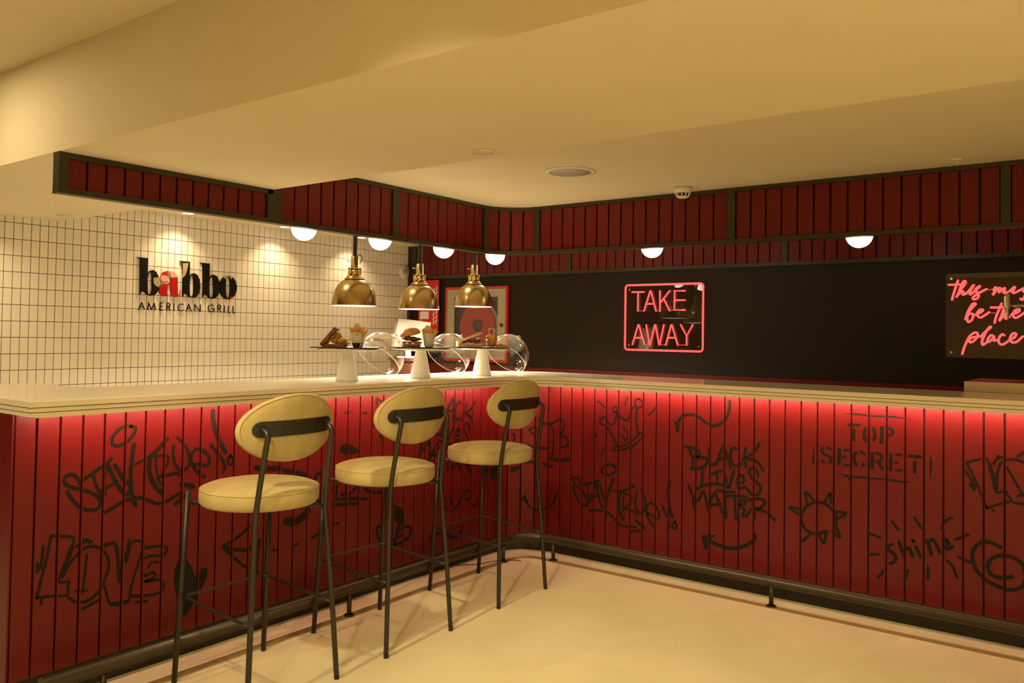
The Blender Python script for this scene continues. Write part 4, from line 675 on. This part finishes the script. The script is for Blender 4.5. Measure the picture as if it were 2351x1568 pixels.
letters([('p', LG['a_stem'], 'logored', .012), ('p', LG['a_bowl'], 'logored', .012), ('p', LG['a_hook'], 'logored', .012), ('p', LG['a_top'], 'logopink', .012), ('p', LG['a_ball'], 'logopink', .012)], 'letter_a', 'red and pink letter a')
letters([('r', (LG['o_out'], LG['o_in']), 'logoblk', .012), ('p', LG['o_cap'], 'logobei', .0128), ('p', LG['o_red'], 'logored', .0128)], 'letter_o', 'black letter o')
TX = iter(TXT)
for ch, n in zip('AMERICANGRILL', (2, 1, 2, 2, 1, 1, 2, 1, 1, 2, 1, 1, 1)):
    b = MB()
    for _ in range(n):
        L = next(TX); sm = smooth_path([(0, a, c) for a, c in L], 4) if ch in 'CGR' and len(L) > 3 else [(0, a, c) for a, c in L]
        for p, q in zip(sm[:-1], sm[1:]):
            P, Q = Vector(p[1:]), Vector(q[1:]); tt = (Q-P); tt = tt.normalized() if tt.length else Vector((1, 0)); nn = Vector((-tt.y, tt.x))*3.0; tt = tt*1.2
            b.prism([tuple(P-tt+nn), tuple(P-tt-nn), tuple(Q+tt-nn), tuple(Q+tt+nn)], .003, .009, mpw)
    under(b.build('letter_'+ch.lower(), 'logoblk'), sg)
# ================================================================== NEON SIGNS
def rrect(x0, x1, z0, z1, r, n=5):
    p = []
    for cx, cz, a0 in ((x1-r, z1-r, 0), (x0+r, z1-r, 90), (x0+r, z0+r, 180), (x1-r, z0+r, 270)):
        for k in range(n+1):
            a = math.radians(a0+90*k/n); p.append((cx+r*math.cos(a), cz+r*math.sin(a)))
    return p
def neon(name, lab, x0, x1, z0, z1, strokes, thin, frame, smooth, rad):
    t = thing(name, lab, 'neon sign', ((x0+x1)/2, YW, z0))
    pan = under(MB().prism(rrect(x0, x1, z0, z1, .025), 6.244, 6.250, lambda u, v, h: (u, h, v)).build('acrylic_panel', 'acryl'), t)
    for cx in (x0+.035, x1-.035):
        for cz in (z0+.035, z1-.035):
            under(MB().tube([(cx, 6.279, cz), (cx, 6.240, cz)], .008, 12).build('standoff', 'brassl'), t)
    if frame:
        under(MB().tube([(u, 6.246, v) for u, v in rrect(x0-.004, x1+.004, z0-.004, z1+.004, .026, 6)], .0085, 8, closed=True).build('frame_tube', 'neon'), t)
    for L in strokes:
        pts = [(a/1000, 6.231, c/1000) for a, c in L]
        if smooth: pts = smooth_path(pts, 5)
        b = MB().tube(pts, rad, 8, caps=False)
        for e in (pts[0], pts[-1]): b.sphere(e, rad, 8, 6)
        if not smooth:
            for e in pts[1:-1]: b.sphere(e, rad*1.02, 8, 6)
        under(b.build('tube', 'neon'), t)
    for L in thin: under(MB().tube([(a/1000, 6.233, c/1000) for a, c in L], .0028, 6).build('bridge', 'neonthin'), t)
    return t
neon('neon_sign', 'red neon TAKE AWAY sign with glowing frame on the black wall', -3.437, -2.737, 1.243, 1.785, N1, N1C, True, False, .0070)
neon('neon_sign', 'red neon script sign reading this must be the place on clear acrylic', -.982, -.02, 1.243, 1.809, N2, N2C, False, True, .0072)
# ================================================================== FIRE EQUIPMENT
t = thing('fire_hose_cabinet', 'red framed fire hose cabinet with glazed grey door on the black wall', 'cabinet', (-5.10, YW, 1.085))
x0, x1, z0, z1 = -5.492, -4.712, 1.085, 1.815
R4 = lambda a, b, c, d: [(a, c), (b, c), (b, d), (a, d)]
mb_ = lambda u, v, h: (u, h, v)
under(MB().ring(R4(x0, x1, z0, z1), R4(x0+.022, x1-.022, z0+.022, z1-.022), YW-.002, YW-.030, mb_).build('housing', 'red'), t)
under(MB().box(x0+.022, x1-.022, YW-.0022, YW-.0005, z0+.022, z1-.022).build('back_panel', 'core'), t)
dr = under(MB().ring(R4(x0+.024, x1-.024, z0+.024, z1-.024), R4(x0+.115, x1-.115, z0+.13, z1-.10), YW-.016, YW-.028, mb_).build('door', 'grey'), t)
o = MB().tube([(x1-.065, YW-.028, 1.44), (x1-.065, YW-.036, 1.44)], .018, 16).build('lock', 'dark'); o.parent = dr
o = MB().box(x0+.114, x1-.114, YW-.021, YW-.019, z0+.129, z1-.099).build('pane', 'acryl'); o.parent = dr
TR_ = Matrix.Translation((-5.09, YW-.003, 1.435)) @ Matrix.Rotation(math.pi/2, 4, 'X')
rl = under(MB().lathe([(.0005, 0), (.225, 0), (.225, .006), (.20, .009), (.16, .006), (.12, .010), (.09, .006), (.0005, .006)], 48, TR_, cap=False).build('hose_reel', 'hose'), t)
o = MB().lathe([(.0005, .006), (.062, .006), (.055, .013), (.0005, .014)], 24, TR_, cap=False).build('hub', 'dark'); o.parent = rl
for r in (.24, .255):
    o = MB().tube([(-5.09+r*math.cos(a*.1), YW-.009, 1.435+r*math.sin(a*.1)) for a in range(-4, 12)], .006, 6).build('hose', 'grey'); o.parent = rl
t = thing('fire_sign', 'red fire equipment sign with pale flame symbols beside hose cabinet', 'sign', (-5.72, YW, 1.38))
under(MB().box(-5.857, -5.583, YW-.030, YW-.024, 1.36, 1.895).build('plate', 'red'), t)
under(MB().box(-5.80, -5.64, YW-.024, YW-.0005, 1.45, 1.80).build('mount', 'dark'), t)
def flame(b, cx, cz, s):
    P = smooth_path([(cx+.02*s, 0, cz-.035*s), (cx-.006*s, 0, cz-.01*s), (cx+.012*s, 0, cz+.02*s), (cx-.012*s, 0, cz+.045*s)], 4)
    for i, (p, q) in enumerate(zip(P[:-1], P[1:])):
        w0 = .010*s*math.sin(math.pi*(i+.3)/(len(P))); w1 = .010*s*math.sin(math.pi*(i+1.3)/(len(P)+.5))
        b.add([(p[0]-w0, YW-.0306, p[2]), (p[0]+w0, YW-.0306, p[2]), (q[0]+w1, YW-.0306, q[2]), (q[0]-w1, YW-.0306, q[2])], [(0, 1, 2, 3)])
b = MB()
for cz in (1.80, 1.755, 1.71, 1.56, 1.515, 1.47):
    flame(b, -5.615, cz, .8); flame(b, -5.650, cz-.012, .7)
under(b.build('flame_symbol', 'paper'), t)
under(MB().box(-5.835, -5.715, YW-.0306, YW-.030, 1.50, 1.575).box(-5.825, -5.815, YW-.0306, YW-.030, 1.44, 1.50).box(-5.835, -5.72, YW-.0306, YW-.030, 1.72, 1.80).build('hose_symbol', 'paper'), t)
t = thing('wall_sounder', 'round clear alarm sounder on the tiled wall next to its right end', 'alarm', (XW, 6.165, 1.985))
TS_ = Matrix.Translation((XW, 6.165, 1.985)) @ Matrix.Rotation(math.pi/2, 4, 'Y')
o = under(MB().lathe([(.0005, .0), (.070, .0), (.070, .018), (.0005, .018)], 32, TS_, cap=False).build('base', 'wplast'), t)
o = under(MB().lathe([(.066, .018), (.064, .040), (.050, .056), (.0005, .060)], 32, TS_, cap=False).build('dome', 'acryl'), t)
o = under(MB().lathe([(.0005, .018), (.024, .018), (.020, .040), (.0005, .042)], 20, TS_, cap=False).build('beacon', 'grey'), t)
# ================================================================== THINGS ON THE COUNTER
ZT = 1.1002
STANDS = [(-3.22, 2.910), (-3.18, 3.418), (-3.135, 3.912)]
scone = MB().lathe([(.0005, 0), (.057, 0), (.0585, .003), (.0575, .010), (.0285, .156), (.0285, .157), (.0005, .157)], 40, cap=False).mesh('cone', 'white')
splate = MB().lathe([(.0005, .1565), (.150, .1575), (.156, .159), (.157, .163), (.153, .166), (.0005, .166)], 56, cap=False).mesh('plate', 'white')
for (x, y), lab in zip(STANDS, ('white cake stand on a cone foot, leftmost, carrying the toast sandwich', 'white cake stand on a cone foot, middle one, carrying the burger', 'white cake stand on a cone foot, rightmost, carrying the baguette sandwich')):
    t = thing('cake_stand', lab, 'stand', (x, y, ZT), 'white cake stands on the counter'); inst('cone', scone, (0, 0, 0), t); inst('plate', splate, (0, 0, 0), t)
ZP = ZT+.1662
RV = Vector((_r.x, _r.y, 0)).normalized(); FV = Vector((-RV.y, RV.x, 0))     # along / away from the guests' view of the counter
def local(x, y, z=ZP): return Matrix(((RV.x, FV.x, 0, x), (RV.y, FV.y, 0, y), (0, 0, 1, z), (0, 0, 0, 1)))
def wthing(name, lab, cat, x, y, z, grp=None):
    t = thing(name, lab, cat, (x, y, z), grp); t.rotation_euler = (0, 0, math.atan2(RV.y, RV.x)); return t
for (x, y), lab, rz in zip(STANDS, ('black slate serving tray under the toast sandwich', 'black slate serving tray under the burger', 'black slate serving tray under the baguette sandwich'), (.0, .1, -.05)):
    t = wthing('serving_tray', lab, 'tray', x, y, ZP, 'black slate trays'); t.rotation_euler[2] += rz
    p = MB(); n = 8; hx, hy = .168, .105
    # shallow tray whose corners curl up slightly
    N = 10; g = []
    for j in range(N+1):
        for i in range(N+1):
            u, v = -1+2*i/N, -1+2*j/N; g.append((u*hx, v*hy,     .003))
    m_ = len(g); p.v = g+[(a, b, c+.005) for a, b, c in g]
    for j in range(N):
        for i in range(N):
            a = j*(N+1)+i; p.f += [(a, a+N+1, a+N+2, a+1), (m_+a, m_+a+1, m_+a+N+2, m_+a+N+1)]
    ed = [i for i in range(N+1)]+[j*(N+1)+N for j in range(1, N+1)]+[N*(N+1)+i for i in range(N-1, -1, -1)]+[j*(N+1) for j in range(N-1, 0, -1)]
    for a, b in zip(ed, ed[1:]+ed[:1]): p.f.append((a, b, m_+b, m_+a))
    p.sm = [False]*len(p.f); p.build('slab', 'slate', t)
    MB().box(-.05, .05, -.05, .05, 0, .0032).build('foot', 'slate', t)
ZS = ZP+.0085
rf = random.Random(11)
def fries(n, r, h0, h1, T=None):
    b = MB()
    for k in range(n):
        a = rf.uniform(0, 6.28); rr = r*math.sqrt(rf.random()); x, y = rr*math.cos(a), rr*math.sin(a)
        tx, ty = x*rf.uniform(.2, .7)+rf.uniform(-.008, .008), y*rf.uniform(.2, .7)+rf.uniform(-.008, .008); h = rf.uniform(h0, h1); w_ = .0042
        d = Vector((tx, ty, h)); nx = d.cross(Vector((0, 1, 0))).normalized()*w_; ny = d.cross(nx).normalized()*w_
        P = Vector((x, y, 0)); q = [P+nx+ny, P-nx+ny, P-nx-ny, P+nx-ny]; q += [v+d for v in q]
        b.add(q, [(0, 1, 2, 3), (7, 6, 5, 4), (0, 4, 5, 1), (1, 5, 6, 2), (2, 6, 7, 3), (3, 7, 4, 0)], False, T)
    return b
def fries_cup(x, y, u, v, lab, z=ZS):
    c = local(x, y, z) @ Vector((u, v, 0)); t = wthing('fries_cup', lab, 'fries', c.x, c.y, z, 'cups of fries')
    MB().lathe([(.0005, 0), (.024, 0), (.0265, .006), (.0375, .072), (.0365, .072), (.0255, .008), (.0005, .004)], 28, cap=False).build('cup', 'white', t)
    # paper liner: cone with one tall pointed corner at the back
    n = 24; b = MB()
    for k in range(n):
        a = 2*math.pi*k/n; pk = max(0, math.cos(a-1.9))**3
        b.v += [(.030*math.cos(a), .030*math.sin(a), .040), ((.036+.004*pk)*math.cos(a)-.0*pk, (.036-.006*pk)*math.sin(a), .076+.048*pk)]
    for k in range(n):
        l = (k+1) % n; b.f.append((2*k, 2*l, 2*l+1, 2*k+1)); b.sm.append(True)
    o = b.build('paper_liner', 'paper', t); md = o.modifiers.new('thick', 'SOLIDIFY'); md.thickness = .0008
    tag(fries(34, .028, .034, .056, Matrix.Translation((0, 0, .048))).build('fries', 'fry', t), kind='stuff')
    return t
def lump(b, c, s, seed, n=10):
    r_ = random.Random(seed); o = len(b.v); b.sphere(c, 1, 14, 9, s)
    ph = [r_.uniform(0, 6.28) for _ in range(6)]
    for i in range(o, len(b.v)):
        p = Vector(b.v[i]); d = p-Vector(c); k = 1+.12*math.sin(9*d.x/s[0]+ph[0])*math.cos(5*d.y/s[1]+ph[1])+.10*math.sin(6*d.z/s[2]+4*d.x/s[0]+ph[2])
        b.v[i] = tuple(Vector(c)+d*k)
# --- sandwich one: upright toast, fried pieces
x, y = STANDS[0]
c = local(x, y, ZS) @ Vector((-.062, 0, 0)); t = wthing('sandwich', 'open sandwich with a leaning toast slice and fried pieces', 'food', c.x, c.y, ZS)
toast = rrect(-.055, .055, -.06, .06, .018)
T = Matrix.Translation((-.030, 0, .052)) @ Matrix.Rotation(math.radians(40), 4, 'Y')
MB().prism(toast, -.008, .008, lambda u, v, h: (h, u, v), T=T).build('toast_slice', 'toast', t)
MB().prism(toast, 0, .014).build('base_slice', 'toast', t)
for i, (u, v, h, s) in enumerate(((.0, 0, .034, .024), (.030, -.015, .030, .020), (.022, .022, .034, .022), (.012, -.008, .058, .019), (.045, .012, .027, .016))):
    b = MB(); lump(b, (u, v, h), (s, s, s*.85), 20+i); b.build('fried_piece', 'chicken', t)
b = MB()
for i in range(5): lump(b, (.050+.009*math.cos(i*2.1), -.03+.013*i, .018), (.012, .010, .004), 40+i)
b.build('salad_leaves', 'lettuce', t)
fries_cup(x, y, .048, .02, 'white cup of fries with pointed paper beside the toast sandwich')
def dip(x, y, u, v, lab):
    c = local(x, y, ZS) @ Vector((u, v, 0)); t = wthing('sauce_dish', lab, 'dish', c.x, c.y, ZS, 'small sauce dishes')
    MB().lathe([(.0005, 0), (.014, 0), (.022, .022), (.021, .022), (.0135, .003), (.0005, .003)], 20, cap=False).build('bowl', 'slate', t)
    MB().lathe([(.0005, .015), (.018, .015), (.018, .013), (.0005, .013)], 18, cap=False).build('sauce', 'sauce', t)
dip(x, y, .055, -.062, 'tiny dark sauce dish in front of the left fries cup')
# --- burger
x, y = STANDS[1]
c = local(x, y, ZS) @ Vector((-.055, 0, 0)); t = wthing('burger', 'burger with tilted glossy bun, meat patty, lettuce and tomato', 'food', c.x, c.y, ZS)
MB().lathe([(.0005, 0), (.050, 0), (.055, .008), (.053, .018), (.0005, .019)], 32, cap=False).build('bottom_bun', 'bun', t)
b = MB(); n = 40
for k in range(n):
    a = 2*math.pi*k/n; w_ = .005*math.sin(7*a); b.v += [(.030*math.cos(a), .030*math.sin(a), .022), ((.060+w_)*math.cos(a), (.060+w_)*math.sin(a), .022+.005*math.sin(9*a))]
for k in range(n): l = (k+1) % n; b.f.append((2*k, 2*l, 2*l+1, 2*k+1)); b.sm.append(True)
o = b.build('lettuce_leaf', 'lettuce', t); o.modifiers.new('thick', 'SOLIDIFY').thickness = .002
for u in (-.018, .022): MB().lathe([(.0005, .024), (.031, .024), (.031, .030), (.0005, .030)], 24, Matrix.Translation((u, -.012, 0)), cap=False).build('tomato_slice', 'tomato', t)
b = MB(); lump(b, (.004, 0, .044), (.056, .054, .014), 5); b.build('patty', 'patty', t)
T = Matrix.Translation((-.004, 0, .062)) @ Matrix.Rotation(math.radians(-14), 4, 'Y')
MB().lathe([(.0005, -.002), (.054, 0), (.059, .008), (.056, .021), (.044, .034), (.024, .042), (.0005, .044)], 36, T, cap=False).build('top_bun', 'bun', t)
fries_cup(x, y, .044, .01, 'white cup of fries with pointed paper beside the burger')
# --- baguette sandwich and wire pot of fries
x, y = STANDS[2]
c = local(x, y, ZS) @ Vector((-.074, 0, 0)); t = wthing('sandwich', 'long bread sandwich with lifted top, salad and tomato', 'food', c.x, c.y, ZS)
loaf = [(-.085, 0), (-.07, .028), (0, .036), (.07, .030), (.085, 0), (.07, -.030), (0, -.036), (-.07, -.028)]
MB().prism(loaf, 0, .016).build('bottom_bread', 'crumb', t)
T = Matrix.Translation((-.006, .005, .052)) @ Matrix.Rotation(math.radians(-22), 4, 'Y')
MB().prism(loaf, -.006, .010, T=T).build('top_bread', 'crumb', t)
for i, u in enumerate((-.045, -.01, .028)):
    MB().lathe([(.0005, .017), (.024, .017), (.024, .024), (.0005, .024)], 20, Matrix.Translation((u, -.012, 0)), cap=False).build('tomato_slice', 'tomato', t)
    b = MB(); lump(b, (u+.012, .0, .033), (.022, .026, .010), 60+i); b.build('filling', 'patty', t)
    b = MB(); lump(b, (u+.03, -.006, .047), (.018, .022, .006), 70+i); b.build('salad_leaf', 'lettuce', t)
c = local(x, y, ZS) @ Vector((.056, .012, 0)); t = wthing('fries_pot', 'small clear pot of fries with a wire handle beside the long sandwich', 'fries', c.x, c.y, ZS)
MB().lathe([(.0005, 0), (.030, 0), (.033, .004), (.034, .062), (.032, .062), (.031, .006), (.0005, .003)], 28, cap=False).build('pot', 'glass', t)
tag(fries(40, .026, .040, .075, Matrix.Translation((0, 0, .006))).build('fries', 'fry', t), kind='stuff')
MB().tube(smooth_path([(-.010, 0, .060), (-.014, 0, .085), (-.020, 0, .104), (-.010, 0, .110), (.010, 0, .110), (.020, 0, .104), (.014, 0, .085), (.010, 0, .060)], 4), .0022, 6).build('wire_handle', 'steel', t)
c = local(x, y, ZS) @ Vector((.125, -.02, 0)); t = wthing('loose_fries', 'few fried strips lying at the right end of the right tray', 'fries', c.x, c.y, ZS)
for k in range(7):
    a = rf.uniform(0, 3.14); T = Matrix.Translation((rf.uniform(-.026, .026), rf.uniform(-.02, .02), .0045+.006*(k % 3))) @ Matrix.Rotation(a, 4, 'Z')
    MB().box(-.020, .020, -.004, .004, -.004, .004, T).build('fry', 'fry', t)
# --- glass domes leaning on the counter behind the stands
ax = (RV*.45+FV*.50+Vector((0, 0, .74))).normalized()
e1 = ax.cross(Vector((0, 0, 1))).normalized(); e2 = ax.cross(e1)
for cx, cy, R, lab in ((-3.515, 3.437, .143, 'clear glass cloche resting tilted behind the left cake stand'), (-3.45, 3.966, .142, 'clear glass cloche resting tilted behind the middle cake stand'), (-3.305, 4.402, .142, 'clear glass cloche resting tilted right of the cake stands')):
    cz = ZT+R*(.18*ax.z+math.sqrt(1-.18**2)*math.sqrt(1-ax.z**2))+.003
    T = Matrix(((e1.x, e2.x, ax.x, cx), (e1.y, e2.y, ax.y, cy), (e1.z, e2.z, ax.z, cz), (0, 0, 0, 1)))
    t = thing('glass_cloche', lab, 'cloche', (cx, cy, ZT), 'glass cloches on the counter')
    a0 = -math.asin(.18); prof = [(R*math.cos(a0+(math.pi/2-.002-a0)*k/26), R*math.sin(a0+(math.pi/2-.002-a0)*k/26)) for k in range(27)]
    inn = [(r*(R-.003)/R, z*(R-.003)/R) for r, z in prof]
    under(MB().lathe(prof, 56, T, cap=False).build('dome', 'glass'), t)
    under(MB().tube([tuple(T @ Vector((prof[0][0]*math.cos(a*math.pi/32), prof[0][0]*math.sin(a*math.pi/32), prof[0][1]))) for a in range(64)], .0024, 6, closed=True).build('rim', 'rimglass'), t)
    under(MB().sphere((0, 0, R+.014), .015, 18, 12, T=T).lathe([(.007, R-.001), (.006, R+.004), (.008, R+.008)], 14, T, cap=False).build('knob', 'rimglass'), t)
# --- till screen on a wooden cabinet in the aisle behind the bar
t = thing('till_cabinet', 'brown wooden till cabinet standing behind the bar below the screen', 'cabinet', (-4.20, 4.42, 0))
under(MB().box(-4.30, -4.10, 4.30, 4.45, .06, 1.15).build('body', 'wood'), t)
under(MB().box(-4.31, -4.09, 4.29, 4.46, 1.15, 1.172).build('top', 'wood'), t)
under(MB().box(-4.29, -4.11, 4.31, 4.44, 0, .06).build('plinth', 'plinth'), t)
t = thing('till_screen', 'white back of a till screen behind the left glass cloche', 'till', (-4.20, 4.42, 1.172))
T = Matrix.Translation((-4.20, 4.41, 1.335)) @ Matrix.Rotation(math.radians(-4), 4, 'X') @ Matrix.Rotation(math.radians(8), 4, 'Y')
under(MB().box(-.012, .012, -.172, .172, -.112, .112, T).build('screen', 'tillgrey'), t)
under(MB().box(-4.208, -4.192, 4.36, 4.40, 1.18, 1.30).box(-4.25, -4.15, 4.32, 4.44, 1.1722, 1.182).build('foot', 'wplast'), t)
# --- stainless unit with tap tower behind the right run
t = thing('drinks_station', 'polished stainless drinks station behind the bar at the right edge', 'drinks station', (0, 4.95, 0))
under(MB().box(-.658, .80, 4.725, 5.22, .10, 1.118).build('body', 'steel'), t)
under(MB().ring(R4(-.658, .80, 4.725, 5.22), R4(-.645, .787, 4.738, 5.207), 1.118, 1.150, lambda u, v, h: (u, v, h)).build('rim', 'steel'), t)
under(MB().box(-.6448, .7868, 4.7382, 5.2068, 1.118, 1.1495).build('grate', 'dark'), t)
under(MB().box(-.64, .78, 4.74, 5.20, 0, .10).build('plinth', 'plinth'), t)
t = thing('beer_tap', 'silver beer tap with ornate handle in front of the script neon sign', 'tap', (-.20, 4.95, 1.1503))
under(MB().lathe([(.0005, 1.1503), (.06, 1.1503), (.055, 1.160), (.04, 1.170), (.036, 1.60), (.030, 1.64), (.0005, 1.65)], 28, Matrix.Translation((-.20, 4.95, 0)), cap=False).build('tower', 'steel'), t)
under(MB().tube([(-.235, 4.95, 1.538), (-.40, 4.95, 1.538), (-.48, 4.95, 1.538)], [.013, .011, .010], 14).lathe([(.015, 0), (.017, .012), (.015, .024)], 16, Matrix.Translation((-.36, 4.95, 1.538)) @ Matrix.Rotation(math.pi/2, 4, 'Y')).build('shank', 'steel'), t)
under(MB().lathe([(.0005, -.075), (.006, -.072), (.0085, -.03), (.016, -.005), (.0175, .02), (.017, .05), (.014, .062), (.0005, .066)], 10, Matrix.Translation((-.492, 4.95, 1.538)), smooth=False, cap=False).build('spout', 'steel'), t)
